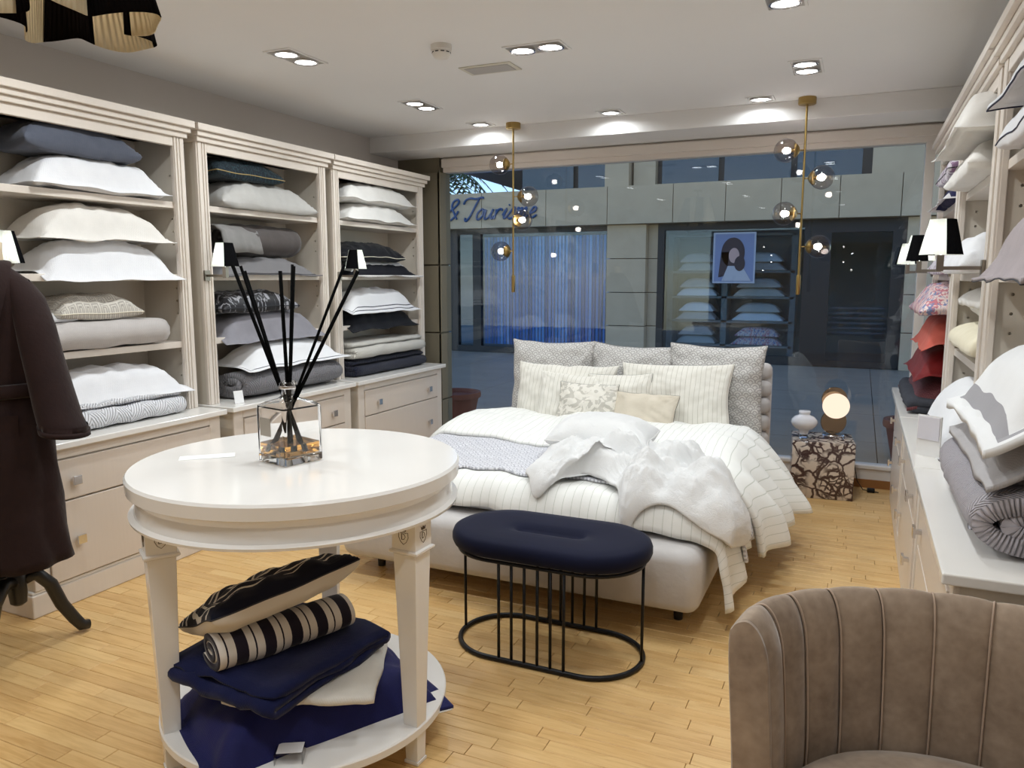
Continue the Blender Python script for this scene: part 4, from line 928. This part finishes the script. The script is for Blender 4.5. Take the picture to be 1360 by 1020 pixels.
# ------------------------------------------------------------------ wall sconces
M['sh_cream'] = shade_cloth('cream pleated shade', S(244, 244, 236), .7, 150); M['sh_black'] = shade_cloth('black pleated shade', (.008, .008, .009), .05, 150)
def shade_mesh(parent, prof, seg0, seg1, mat, name, n=10, r_sc=1.0, c=(0, 0, 0)):
    P = []; U = []
    for i in range(n + 1):
        a = 2 * PI * (seg0 + (seg1 - seg0) * i / n); P.append([(c[0] + r * r_sc * math.cos(a), c[1] + r * r_sc * math.sin(a), c[2] + z) for r, z in prof]); U.append([(a * .1, z) for r, z in prof])
    m_, k_ = len(P), len(prof)
    me = mesh_np(name, np.array(P).reshape(-1, 3), grid_faces(m_, k_), mat, [('UVMap', np.array(U).reshape(-1, 2))])
    o = bpy.data.objects.new(name, me); C.objects.link(o); o.parent = parent; return o
def sconce(label, side, y_, z=1.51, ph=.06, first=0):
    """wall lamp on a stile: square plate, arm out of the stile, then a candle tube and a four panel shade"""
    X0 = -3.412 if side == 'L' else .414
    t = thing('wall_sconce', label, 'wall lamp', (X0, y_, z), -PI / 2 if side == 'L' else PI / 2)
    # local -y = into the shop? use +y outwards after rotation
    MB().box(-.02, .02, -.0, .012, -.03, .03).build('wall_plate', M['nickel'], t, bevel=.002)
    MB().box(-.007, .007, .012, .15, -.007, .007).build('arm', M['nickel'], t, bevel=.001)
    MB().box(-.012, .012, .135, .159, -.012, .05).build('candle_tube', M['nickel'], t, bevel=.001)
    prof = [(.076, .05), (.046, .182)]
    for k in range(4):
        shade_mesh(t, prof, k / 4 + ph, (k + 1) / 4 + ph, M['sh_cream'] if (k + first) % 2 == 1 else M['sh_black'], 'shade_panel', 8, 1.0, (0, .147, 0))
    MB().lathe([(0, .05), (.008, .055), (.012, .085), (.008, .11), (0, .12)], 14, 0, .147, cap=False).build('bulb', M['bulb2'], t, smooth=True)
    light('sconce_light', 'POINT', 2.8, (0, .147, .1), t, (.93, 1, .95), shadow_soft_size=.012)
M['bulb2'] = emit('sconce bulb glow', (.95, 1, .96), 12)
sconce('wall sconce with cream and black shade beside the brown robe', 'L', 2.09, ph=105 / 360)
sconce('wall sconce with cream and black shade on the grey bedding unit', 'L', 3.325, ph=40 / 360)
sconce('wall sconce with black front shade on the unit by the pillar', 'L', 4.56, ph=50 / 360, first=1)
sconce('wall sconce with cream and black shade beside the mauve grey pillow', 'R', 3.37, 1.535, ph=-170 / 360)
sconce('wall sconce with mostly black shade between cream rolls and floral pillow', 'R', 4.58, 1.535, ph=-240 / 360)
sconce('wall sconce with cream shade beside the window jamb', 'R', 5.69, 1.535, ph=-150 / 360)
# ------------------------------------------------------------------ ruffled ceiling lamp
rl = thing('ruffled_lamp', 'large ceiling lamp of wavy black and cream pleated cloth', 'ceiling lamp', (-2.03, 1.545, 0))
M['rc'] = shade_cloth('cream pleated silk', S(228, 214, 184), .3, 60); M['rb'] = shade_cloth('black pleated silk', (.006, .005, .005), .03, 60)
NW = 5
def wave_pt(th, v):
    """v 0 = top, 1 = bottom rim"""
    a = NW * th; lobes = math.sin(a) + .28 * math.sin(2 * a + .6); R = .15 + .055 * v + (.012 + .05 * v) * lobes
    th2 = th + (.02 + .16 * v) * math.cos(a) * .55
    return (R * math.cos(th2), R * math.sin(th2), 2.54 - (2.54 - 2.19) * v + .014 * v * math.sin(a + 1.2))
for k in range(NW * 2):
    P, U = [], []
    for i in range(15):
        th = 2 * PI * (k + i / 14) / (NW * 2) + .25 + PI / 5; P.append([wave_pt(th, v / 10) for v in range(11)]); U.append([(th * .3, v / 10) for v in range(11)])
    me = mesh_np('ruffle', np.array(P).reshape(-1, 3), grid_faces(15, 11), M['rc'] if k % 2 else M['rb'], [('UVMap', np.array(U).reshape(-1, 2))])
    o = bpy.data.objects.new('ruffle', me); C.objects.link(o); o.parent = rl; o.modifiers.new('thick', 'SOLIDIFY').thickness = .003
MB().lathe([(.05, H), (.05, H - .02), (.006, H - .025), (.006, 2.45)], 20).build('stem', M['blackwood'], rl, auto=40)
MB().lathe([(.16, 2.54), (.16, 2.535), (.0, 2.535)], 40, cap=False).build('top_disc', M['rc'], rl)
MB().lathe([(0, 2.34), (.025, 2.36), (.03, 2.4), (.015, 2.45), (0, 2.455)], 18, cap=False).build('bulb', emit('warm bulb', (1, .86, .68), 6), rl, smooth=True)
light('ruffle_light', 'POINT', 1.6, (0, 0, 2.36), rl, (1, .88, .72), shadow_soft_size=.03)
# ------------------------------------------------------------------ ceiling fittings: smoke detector, speaker grille
sd = thing('smoke_detector', 'round white smoke detector on the ceiling', 'smoke detector', (-1.966, 3.509, H))
MB().lathe([(.052, 0), (.052, -.025), (.045, -.03)], 32).build('base', M['plastic'], sd, auto=40)
MB().lathe([(.046, -.03), (.046, -.042), (.034, -.062), (.012, -.068), (0, -.069)], 32, cap=False).build('dome', M['plastic'], sd, auto=50)
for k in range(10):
    a = 2 * PI * k / 10; MB().box(-.009, .009, -.0465, -.0455, -.04, -.035).xf(Matrix.Rotation(a, 4, 'Z')).build('vent_slot_shade', M['mesh'], sd)  # dark strips laid on the dome in place of shaded openings
sg = thing('speaker_grille', 'flat rectangular grille set in the ceiling', 'grille', (-1.93, 3.99, H))
MB().box(-.155, .155, -.085, .085, -.006, 0).build('frame', plain('ivory plastic', S(208, 204, 190), .5), sd if False else sg, bevel=.004); MB().box(-.13, .13, -.062, .062, -.0085, -.006).build('mesh', plain('grille mesh', S(176, 172, 168), .6), sg, bevel=.002)
# ------------------------------------------------------------------ marble cube, lamp and vase
def marble(name):
    t = NT(name); ob = t.obj(); d1 = t.n('ShaderNodeVectorMath', operation='ADD'); t.t.links.new(ob, d1.inputs[0])
    nn = t.n('ShaderNodeTexNoise'); t.t.links.new(ob, nn.inputs['Vector']); nn.inputs['Scale'].default_value = 9; nn.inputs['Detail'].default_value = 3
    sc = t.n('ShaderNodeVectorMath', operation='SCALE'); t.t.links.new(nn.outputs['Color'], sc.inputs[0]); sc.inputs['Scale'].default_value = .1; t.t.links.new(sc.outputs[0], d1.inputs[1])
    e1 = t.voro(d1.outputs[0], 9, 'DISTANCE_TO_EDGE')['Distance']; e2 = t.voro(d1.outputs[0], 22, 'DISTANCE_TO_EDGE')['Distance']
    msk = t.ramp(t.noise(ob, 6, 2), [(.45, 0.0), (.55, 1.0)])
    v1 = t.ramp(e1, [(0, 1.0), (.05, .9), (.085, 0.0)]); v2 = t.math('MULTIPLY', t.ramp(e2, [(0, 1.0), (.1, .85), (.16, 0.0)]), msk)
    c = t.mix(t.noise(ob, 7, 4), S(196, 180, 164), S(226, 214, 202))
    return t.bsdf(t.mix(t.math('MAXIMUM', v1, v2), c, S(64, 40, 38)), .12, 0, None, 0, .5)
mc = rounded_box(-.2, .2, -.185, .185, 0, .395, .006, 3).build('marble_cube', marble('veined breccia marble'), None, auto=50); mc.location = (-.19, 5.70, 0); mc.rotation_euler = (0, 0, .1); tag(mc, 'cube side table of cream marble with dark brown veins', 'side table')
vs_ = thing('vase', 'round white opal glass vase on a clear foot on the marble cube', 'vase', (-.31, 5.63, .3955))
m_opal = plain('opal glass', S(232, 232, 236), .08, Subsurface_Weight=.3, Subsurface_Radius=(.02, .02, .02))
MB().lathe([(.028, .026), (.03, .04), (.034, .055), (.06, .066), (.082, .09), (.088, .11), (.082, .13), (.062, .15), (.038, .16), (.034, .168), (.038, .174), (.038, .188), (.03, .192), (.0, .19)], 40, cap=False).build('body', m_opal, vs_, smooth=True)
MB().lathe([(.03, 0), (.034, .004), (.03, .012), (.026, .026)], 28).build('clear_foot', M['glass'], vs_, smooth=True)
tl = thing('disc_lamp', 'table lamp with glowing round disc and polished mirror plate', 'table lamp', (-.125, 5.74, .3955), .12)
M['mirror'] = plain('polished bronze mirror', S(150, 132, 112), .06, 1)
MB().lathe([(.0, 0), (.07, 0), (.072, .004), (.072, .016), (.068, .02), (0, .02)], 36, cap=False).build('base', M['chrome'], tl, auto=40)
def disc(r, t_, M4, name, mat, parent, seg=48): return MB().lathe([(0, -t_ / 2), (r - .002, -t_ / 2), (r, -t_ / 2 + .002), (r, t_ / 2 - .002), (r - .002, t_ / 2), (0, t_ / 2)], seg, cap=False).xf(M4).build(name, mat, parent, auto=40)
RX = Matrix.Rotation(PI / 2, 4, 'X')
disc(.088, .012, Matrix.Translation((0, .0, .108)) @ Matrix.Rotation(.25, 4, 'Z') @ RX, 'mirror_plate', M['mirror'], tl)
disc(.085, .012, Matrix.Translation((.0, .03, .262)) @ Matrix.Rotation(.1, 4, 'Z') @ RX, 'back_plate', M['mirror'], tl)
disc(.088, .008, Matrix.Translation((.008, -.024, .222)) @ Matrix.Rotation(-.1, 4, 'Z') @ RX, 'glow_disc', emit('warm opal glow', (1, .8, .62), 1.15), tl)
MB().tube([(.0, .015, .2), (.0, .0, .222), (.0, -.018, .222)], .006, 8).build('joint', M['chrome'], tl, smooth=True)
cb = MB().tube([(.02, 5.90, .2), (.05, 5.93, .05), (.09, 5.88, .004), (.14, 5.86, .004), (.19, 5.84, .004)], .003, 6).build('cable', M['black'], None, smooth=True); tag(cb, 'thin black cord lying on the floor beside the marble cube', 'cord')
ad = rounded_box(-.025, .025, -.015, .015, 0, .03, .005, 3).build('power_plug', M['black'], None, smooth=True); ad.location = (.14, 5.835, .001); tag(ad, 'small black power plug on the floor by the window sill', 'plug')
# ------------------------------------------------------------------ sample packets on the right counter
sp_b = thing('sample_card', 'white card with patterned fabric swatch standing on the counter by the rolled quilt', 'sample card', (.285, 3.55, .7655), math.radians(-35))
MB().box(-.05, .05, .004, .012, 0, .17).build('backing_card', plain('white backing card', S(232, 230, 228), .4), sp_b); MB().box(-.045, .045, -.001, .004, .07, .165).build('fabric_card', pattern_noise('grey print sample', S(214, 212, 220), S(176, 172, 186), 22, .5, .55), sp_b)
# ------------------------------------------------------------------ outside: terrace and the shop front across
m_pave = NT('bluish paving'); _o = m_pave.obj(); m_pave = m_pave.bsdf(m_pave.mix(m_pave.noise(m_pave.mapping(_o, (1, 3, 1)), 1.2, 5), S(150, 136, 118), S(176, 162, 142)), .45, 0, m_pave.bump(m_pave.noise(_o, 30, 3), .1, .003), 0, .4)
gr = struct(MB().box(-14, 6, 6.1, 16, -.2, -.03).build('ground', plain('terrace bed', S(70, 70, 76), .9)))
for i in range(8):
    for j in range(5):
        MB().box(-11.0 + i * 1.6 + .004, -11.0 + (i + 1) * 1.6 - .004, 6.12 + j * 1.576 + .004, 6.12 + (j + 1) * 1.576 - .004, -.04, -.005).build('paving_slab', m_pave, gr)
FY = 14.0
m_conc = NT('weathered concrete'); _o = m_conc.obj(); m_conc = m_conc.bsdf(m_conc.mix(m_conc.noise(_o, 2.5, 6, .65), S(178, 158, 130), S(204, 184, 154)), .85, 0, m_conc.bump(m_conc.noise(_o, 25, 4), .2, .01), 0, .3)
m_frame = plain('dark bronze frame', S(34, 30, 27), .5); m_dk = plain('grey plaster interior', S(128, 128, 126), .9)
M['wg'] = thin_glass('shop front glass', (.85, .9, .92), 1.5)
M['wgd'] = plain('painted dark room pane', S(20, 30, 36), .05, spec=.7)  # opaque pane; its dark colour stands for the unlit rooms behind
bd = thing('shop_building', 'grey concrete shop building across the terrace', 'building', (0, FY, 0))
jo = [-13, -11.2, -9.6, -8.2, -6.85, -5.5, -4.3, -3.1, -2.2, -1.3, -.4, .5, 1.6, 2.8, 4.2, 5.6]
for a, b in zip(jo[:-1], jo[1:]): MB().box(a + .006, b - .006, -.25, .2, 2.46, 3.13).build('lintel_slab', m_conc, bd)
for k in range(4): MB().box(-4.33, -3.6, -.12, .3, .0 + k * .615 + (.004 if k else 0), (k + 1) * .615 - .01).build('pillar_block', m_conc, bd)
for k in range(4): MB().box(-3.595, -3.42, .05, .3, .0 + k * .615 + (.004 if k else 0), (k + 1) * .615 - .01).build('pillar_block', m_conc, bd)
for k in range(4): MB().box(.62, 1.9, -.1, .3, k * .615 + (.004 if k else 0), (k + 1) * .615 - .01).build('pillar_block', m_conc, bd)
# left shop front (blue blinds)
MB().box(-12, -4.33, .05, .12, 2.36, 2.46).build('head_frame', m_frame, bd); MB().box(-12, -4.33, .02, .12, 0, .12).build('bottom_frame', m_frame, bd)
for x in (-7.62, -7.1, -11.5): MB().box(x - .09, x + .09, .02, .14, .12, 2.36).build('mullion', m_frame, bd)
MB().box(-7.0, -4.33, .07, .08, .12, 2.36).build('pane', M['wg'], bd); MB().box(-11.4, -7.1, .07, .08, .12, 2.36).build('pane', M['wg'], bd)
MB().box(-12, -4.33, 1.6, 1.7, 0, 2.46).build('inner_wall', plain('blue grey interior', S(120, 134, 150), .9), bd); MB().box(-12, -4.33, .12, 1.6, -.02, .02).build('inner_floor', m_dk, bd)
# right shop front: display window and door
for x0, x1, z0, z1 in ((-3.42, .62, 2.34, 2.46), (-3.42, -.78, 0, .14), (-3.42, -3.3, .14, 2.34), (-.92, -.78, .14, 2.34), (-.62, -.5, 0, 2.34), (.42, .62, 0, 2.34), (-.5, .42, 2.24, 2.34), (-.5, .42, 0, .1), (-.78, -.62, 0, 2.34)):
    MB().box(x0, x1, .04, .16, z0, z1).build('window_frame', m_frame, bd)
MB().box(-3.3, -.92, .09, .1, .14, 2.34).build('pane', M['wg'], bd); MB().box(-.5, .42, .09, .1, .1, 2.24).build('door_pane', M['wg'], bd)
MB().box(-3.42, .62, 2.6, 2.7, 0, 2.46).build('inner_wall', plain('pale teal wall', S(128, 146, 148), .9), bd); MB().box(-3.42, .62, .16, 2.6, -.02, .02).build('inner_floor', m_dk, bd)
for k in range(6): MB().box(-.46, .38, .3, .34, .55 + .14 * k * .6, .58 + .14 * k * .6).build('railing_bar', plain('rail grey', S(70, 80, 92), .5) if k == 0 else bpy.data.materials['rail grey'], bd)
for x0, x1 in ((-12, -4.33), (-3.42, .62)): MB().box(x0, x1, .2, 2.7, 2.46, 3.1).build('inner_ceiling', m_dk, bd)
for x in (-3.875, 1.09): MB().box(x - .455, x + .47, .3, 2.7, 0, 2.46).build('inner_side_wall', m_dk, bd)
# upper storey
up = MB().box(-6.2, 6, .25, .35, 3.13, 8).build('upper_wall', m_frame, bd)
for x0, x1 in ((-6.15, -5.1), (-5.0, -4.45), (-3.4, -2.4), (-2.3, -1.2), (-1.1, -.1)): MB().box(x0, x1, .15, .25, 3.16, 4.6).build('upper_window', M['wgd'], bd)
MB().box(-4.4, -3.95, -.1, .25, 3.14, 8).build('upper_pillar', m_conc, bd); MB().box(-3.9, -3.5, .05, .25, 3.14, 8).build('upper_pillar', m_conc, bd); MB().box(.05, 1.6, -.1, .25, 3.14, 8).build('upper_pillar', m_conc, bd)
# overhanging roof soffit on the left
sf = MB().prism([(-7.54, 14.36), (-5.5, 14.36), (-5.5, 19), (-7.82, 19)], 3.6, 3.95).build('roof_overhang', plain('blue grey soffit', S(96, 104, 122), .8), None); tag(sf, 'blue grey underside of a roof overhang above the shop sign', 'roof')
# blue vertical blind
vb = thing('vertical_blind', 'blue vertical slat blind in the shop front below the script sign', 'blind', (0, FY + .16, 0))
m_sl = [plain('blue slat %d' % k, c, .7) for k, c in enumerate((S(70, 128, 205), S(104, 160, 226), S(46, 92, 165)))]
MB().box(-7.0, -4.36, -.03, .03, 2.3, 2.36).build('head_rail', m_frame, vb)
slat = [MB().box(-.032, .032, -.002, .002, .16, 2.3).mesh('slat', m) for m in m_sl]
rs = random.Random(3)
for k in range(38):
    o = finish('slat', slat[rs.choice((0, 0, 1, 1, 2))], vb, loc=(-6.96 + .0695 * k, 0, 0)); o.rotation_euler = (0, 0, rs.uniform(-.5, -.25))
# script sign
sgn = thing('shop_sign', 'blue script sign reading & Tourisme on the concrete lintel', 'sign', (-7.56, FY - .27, 2.62))
m_sign = plain('blue sign letters', S(30, 72, 122), .4)
def cr(pts, n=6):
    P = [Vector((p[0], 0, p[1])) for p in pts]; out_ = []
    for i in range(len(P) - 1):
        p0, p1, p2, p3 = P[max(i - 1, 0)], P[i], P[i + 1], P[min(i + 2, len(P) - 1)]
        for k in range(n):
            f_ = k / n; out_.append(.5 * ((2 * p1) + (p2 - p0) * f_ + (2 * p0 - 5 * p1 + 4 * p2 - p3) * f_ ** 2 + (3 * p1 - p0 - 3 * p2 + p3) * f_ ** 3))
    return out_ + [P[-1]]
GL = {
 '&': (.62, [[(.62, .05), (.42, .3), (.2, .62), (.22, .86), (.4, .95), (.5, .82), (.38, .62), (.12, .4), (.02, .2), (.12, .02), (.32, .02), (.5, .2), (.6, .42)]]),
 'T': (.62, [[(-.18, .72), (-.12, .9), (.1, .98), (.4, .94), (.7, 1.0), (.78, .94)], [(.56, .92), (.46, .6), (.34, .2), (.2, -.04), (.1, .0), (.1, .1)]]),
 'o': (.4, [[(.2, .46), (.08, .34), (.04, .18), (.1, .03), (.22, .02), (.33, .16), (.34, .34), (.27, .46), (.2, .46)], [(.3, .42), (.44, .4)]]),
 'u': (.5, [[(.04, .44), (.04, .2), (.08, .03), (.2, .04), (.32, .2), (.4, .45)], [(.4, .45), (.36, .16), (.42, .02), (.54, .14)]]),
 'r': (.4, [[(.06, .44), (.08, .22), (.06, .0)], [(.07, .2), (.18, .42), (.32, .44), (.36, .36)]]),
 'i': (.28, [[(.04, .16), (.18, .45), (.12, .14), (.18, .02), (.3, .14)], [(.24, .6), (.27, .63)]]),
 's': (.38, [[(.02, .14), (.24, .5), (.3, .3), (.3, .08), (.18, .0), (.06, .06)], [(.3, .08), (.42, .14)]]),
 'm': (.66, [[(.02, .4), (.1, .46), (.08, .02)], [(.08, .1), (.2, .42), (.28, .42), (.27, .02)], [(.27, .1), (.4, .42), (.5, .42), (.47, .12), (.54, .02), (.66, .14)]]),
 'e': (.4, [[(.06, .2), (.26, .3), (.28, .44), (.16, .47), (.06, .28), (.1, .06), (.24, .02), (.4, .14)]]),
}
def letters(text, x, em, parent):
    for ch in text:
        if ch == ' ': x += .34 * em; continue
        w_, strokes = GL[ch]; mb = MB()
        for stq in strokes:
            P = [Vector(((p.x + .32 * p.z) * em + x, 0, p.z * em)) for p in cr(stq)]
            mb.tube(P, .052 * em, 8, flat=1.0)
        mb.build('letter', m_sign, parent, smooth=True); x += w_ * em * 1.02
letters('& Tourisme', -.1, .42, sgn)
# display shelves with pillows in the right shop window
ds = thing('display_shelf', 'dim shelf unit standing behind the dark shop window', 'shelf', (-2.3, FY + .75, 0))
m_dsh = plain('grey shelf board', S(120, 124, 124), .7)
for x in (-.98, .02, 1.2): MB().box(x - .05, x + .05, -.25, .25, 0, 2.3).build('upright', m_dsh, ds)
for z in (.28, .72, 1.16, 1.62, 2.28): MB().box(-1.0, 1.22, -.25, .25, z - .04, z).build('shelf_board', m_dsh, ds)
MB().box(-1.0, 1.22, .25, .28, 0, 2.3).build('back', plain('shelf back', S(122, 126, 126), .9), ds)
k = 0
for bi, (xc, wd_) in enumerate(((-.48, .82), (.62, 1.0))):
    for si, z in enumerate((.282, .722, 1.162, 1.622)):
        for lv in range(2):
            pat = (bi == 1 and si == 0)
            mt_ = F_['floral'] if pat else (F_['silver'], F_['white'], F_['oat'])[(k + lv) % 3]
            row_n = ('lowest', 'second', 'third', 'top')[si]; col_n = ('narrow bay', 'wide bay')[bi]; pos = ('under another', 'on another')[lv]
            pillow(f'dim {"floral" if pat else "pale"} pillow lying {pos}, {row_n} shelf, {col_n} of the far window display', 'pillow', wd_ * (.9 - .12 * lv), .42, .17, mt_, (-2.3 + xc, FY + .68, z + lv * .155), seed=200 + k, nu=20, nv=16, droop=.7, group='pillows in the shop window across')
            k += 1
# poster hung in that window
po = thing('poster', 'framed poster of a dark haired woman hanging in the far shop window', 'poster', (-2.06, FY + .02, .08))
MB().box(-.36, .36, -.005, .005, 1.32, 2.2).build('frame', plain('pale poster frame', S(170, 176, 190), .6), po)
def flat(name, pts, y_, mat): 
    MB().add([(x, y_, z) for x, z in pts] + [(x, y_ + .003, z) for x, z in pts], [tuple(range(len(pts))), tuple(range(2 * len(pts) - 1, len(pts) - 1, -1))] + [(i, i + len(pts), (i + 1) % len(pts) + len(pts), (i + 1) % len(pts)) for i in range(len(pts))]).build(name, mat, po)
el = lambda cx_, cz_, rx, rz, n=24: [(cx_ + rx * math.cos(2 * PI * i / n), cz_ + rz * math.sin(2 * PI * i / n)) for i in range(n)]
flat('poster_ground', [(-.33, 1.35), (.33, 1.35), (.33, 2.17), (-.33, 2.17)], -.009, plain('poster blue', S(122, 134, 168), .6))
flat('hair', el(-.02, 1.85, .2, .26), -.013, plain('poster hair', S(52, 38, 44), .6)); flat('hair', [(-.22, 1.86), (-.08, 1.86), (-.12, 1.45), (-.26, 1.42)], -.013, bpy.data.materials['poster hair'])
flat('shoulder', [(-.1, 1.62), (.14, 1.62), (.3, 1.36), (-.2, 1.36)], -.015, plain('poster cloth', S(176, 178, 186), .6)); flat('face', el(.0, 1.8, .09, .13), -.017, plain('poster skin', S(190, 158, 150), .6)); flat('hair', el(.1, 1.66, .09, .13), -.019, bpy.data.materials['poster hair'])
# plants, pots, palm
def pot(label, x, y_, r, h):
    t = thing('plant_pot', label, 'plant pot', (x, y_, -.005)); m_ = plain('terracotta', S(120, 66, 48), .8, var=.15) if 'terracotta' not in bpy.data.materials else bpy.data.materials['terracotta']
    MB().lathe([(0, 0), (r * .72, 0), (r * .92, h * .8), (r * .9, h * .82), (0, h * .82)], 36, cap=False).build('body', m_, t, auto=40)
    MB().lathe([(r * .9, h * .8), (r, h * .82), (r * 1.02, h * .9), (r, h), (r * .9, h), (r * .86, h * .86), (0, h * .84)], 36, cap=False).build('rim', m_, t, auto=40)
    return t
pot('terracotta pot outside the glass beside the pillar', -3.86, 7.1, .27, .31); pot('terracotta pot outside the glass beyond the marble cube', .5, 7.1, .27, .33)
pl = thing('palm_tree', 'palm tree with drooping fronds behind the lintel', 'palm tree', (-10.6, 19, -.03))
m_fr = plain('palm green', S(64, 92, 52), .6, var=.3); m_tr = plain('palm trunk', S(92, 78, 62), .9)
MB().lathe([(.2, 0), (.15, 3), (.13, 4.4)], 14).build('trunk', m_tr, pl, smooth=True)
for k in range(22):
    a = 2 * PI * k / 22 + rs.uniform(-.1, .1); el_ = rs.uniform(.0, 1.0); L_ = rs.uniform(1.5, 2.0); d = Vector((math.cos(a), math.sin(a), 0)); sd_ = Vector((-d.y, d.x, 0))
    spine = [Vector((0, 0, 4.4)) + d * (L_ * t * math.cos(el_ * (1 - t))) + Vector((0, 0, L_ * (el_ * t * .9 - 1.1 * t * t))) for t in np.linspace(0, 1, 9)]
    m = MB()
    for i in range(1, 9):
        for s in (-1, 1):
            p = spine[i]; tip = p + sd_ * s * .34 * math.sin(PI * min(1, .25 + i / 10)) + d * .12 + Vector((0, 0, -.16)); w2 = (spine[i] - spine[i - 1]) * .16
            for q in (0, .5):
                b_ = p - (spine[i] - spine[i - 1]) * q; tq = tip - (spine[i] - spine[i - 1]) * q
                m.add([b_ - w2, b_ + w2, tq], [(0, 1, 2)])
    m.tube(spine, .012, 5); m.build('frond', m_fr, pl)
# ------------------------------------------------------------------ ceiling fittings
def downlight(label, x, y, n=2, along='y', grp='recessed ceiling downlights'):
    t = thing('ceiling_downlight', label, 'ceiling light', (x, y, H), 0 if along == 'x' else PI / 2, grp)
    hx, hy = (.155, .085) if n == 2 else (.085, .085)
    fr = MB(); i = .012
    fr.box(-hx, hx, -hy, -hy + i, -.006, .002).box(-hx, hx, hy - i, hy, -.006, .002).box(-hx, -hx + i, -hy + i, hy - i, -.006, .002).box(hx - i, hx, -hy + i, hy - i, -.006, .002)
    fr.build('trim_frame', M['white_paint'], t)
    MB().box(-hx + i, hx - i, -hy + i, hy - i, -.003, -.0005).build('housing', M['nickel2'], t)
    for k in range(n):
        dx = (k - (n - 1) / 2) * .152
        MB().lathe([(.062, -.004), (.066, -.012), (.058, -.013), (.056, -.006)], 28, dx).build('reflector_ring', M['chrome'], t, auto=40)
        MB().lathe([(.0555, -.0045), (.05, -.008), (.0, -.009)], 28, dx, cap=False).build('lamp_disc', M['glow'], t, smooth=True)
        l = light('downlight_lamp', 'AREA', DL_POWER * (1 if n == 2 else .5) * (.5 if y < 0 else 1), (dx, 0, -.016), t, (.915, .972, 1.0), shape='DISK', size=.1, spread=math.radians(165))
M['nickel2'] = plain('satin housing', S(190, 186, 180), .4, .6)
downlight('twin recessed downlight in front of the grey bedding wall unit', -2.76, 3.38)
downlight('twin recessed downlight in front of the wall unit by the pillar', -2.75, 4.62)
downlight('twin recessed downlight beside the ceiling speaker grille', -1.55, 3.74, along='x')
downlight('twin recessed downlight in front of the pendant over the marble cube', -.342, 4.67)
downlight('twin recessed downlight in front of the unit with cream rolls', -.357, 3.49)
for x, nm in ((-.66, 'beside the pendant canopy over the marble cube'), (-1.66, 'above the middle of the bed head'), (-2.67, 'beside the pendant canopy near the pillar')):
    downlight('single square recessed downlight ' + nm, x, 5.355, 1)
for x in (-2.76, -1.55, -.35):
    for yy in (2.2, .6, -1.4):
        downlight('twin recessed downlight in the rear part of the shop', x, yy, 2, 'y', 'downlights over the rear shop')
# lamps of the place whose light source lies outside the picture are named as such
bpy.context.view_layer.update()
n_off = 0
for o in [o for o in C.objects if o.type == 'LIGHT']:
    p = o.matrix_world.translation; fwd = -syw * p.x + cyw * p.y; d = fwd * cp - (p.z - CAMZ) * sp_
    px = 680 + 1022 * (cyw * p.x + syw * p.y) / d if d > .05 else -1; py = 510 - 1022 * (fwd * sp_ + (p.z - CAMZ) * cp) / d if d > .05 else -1
    if not (0 <= px <= 1360 and 0 <= py <= 1020):
        n_off += 1; o.name = f"{o.name.split('.')[0]}_{n_off}_offscreen"; o.data.name = o.name
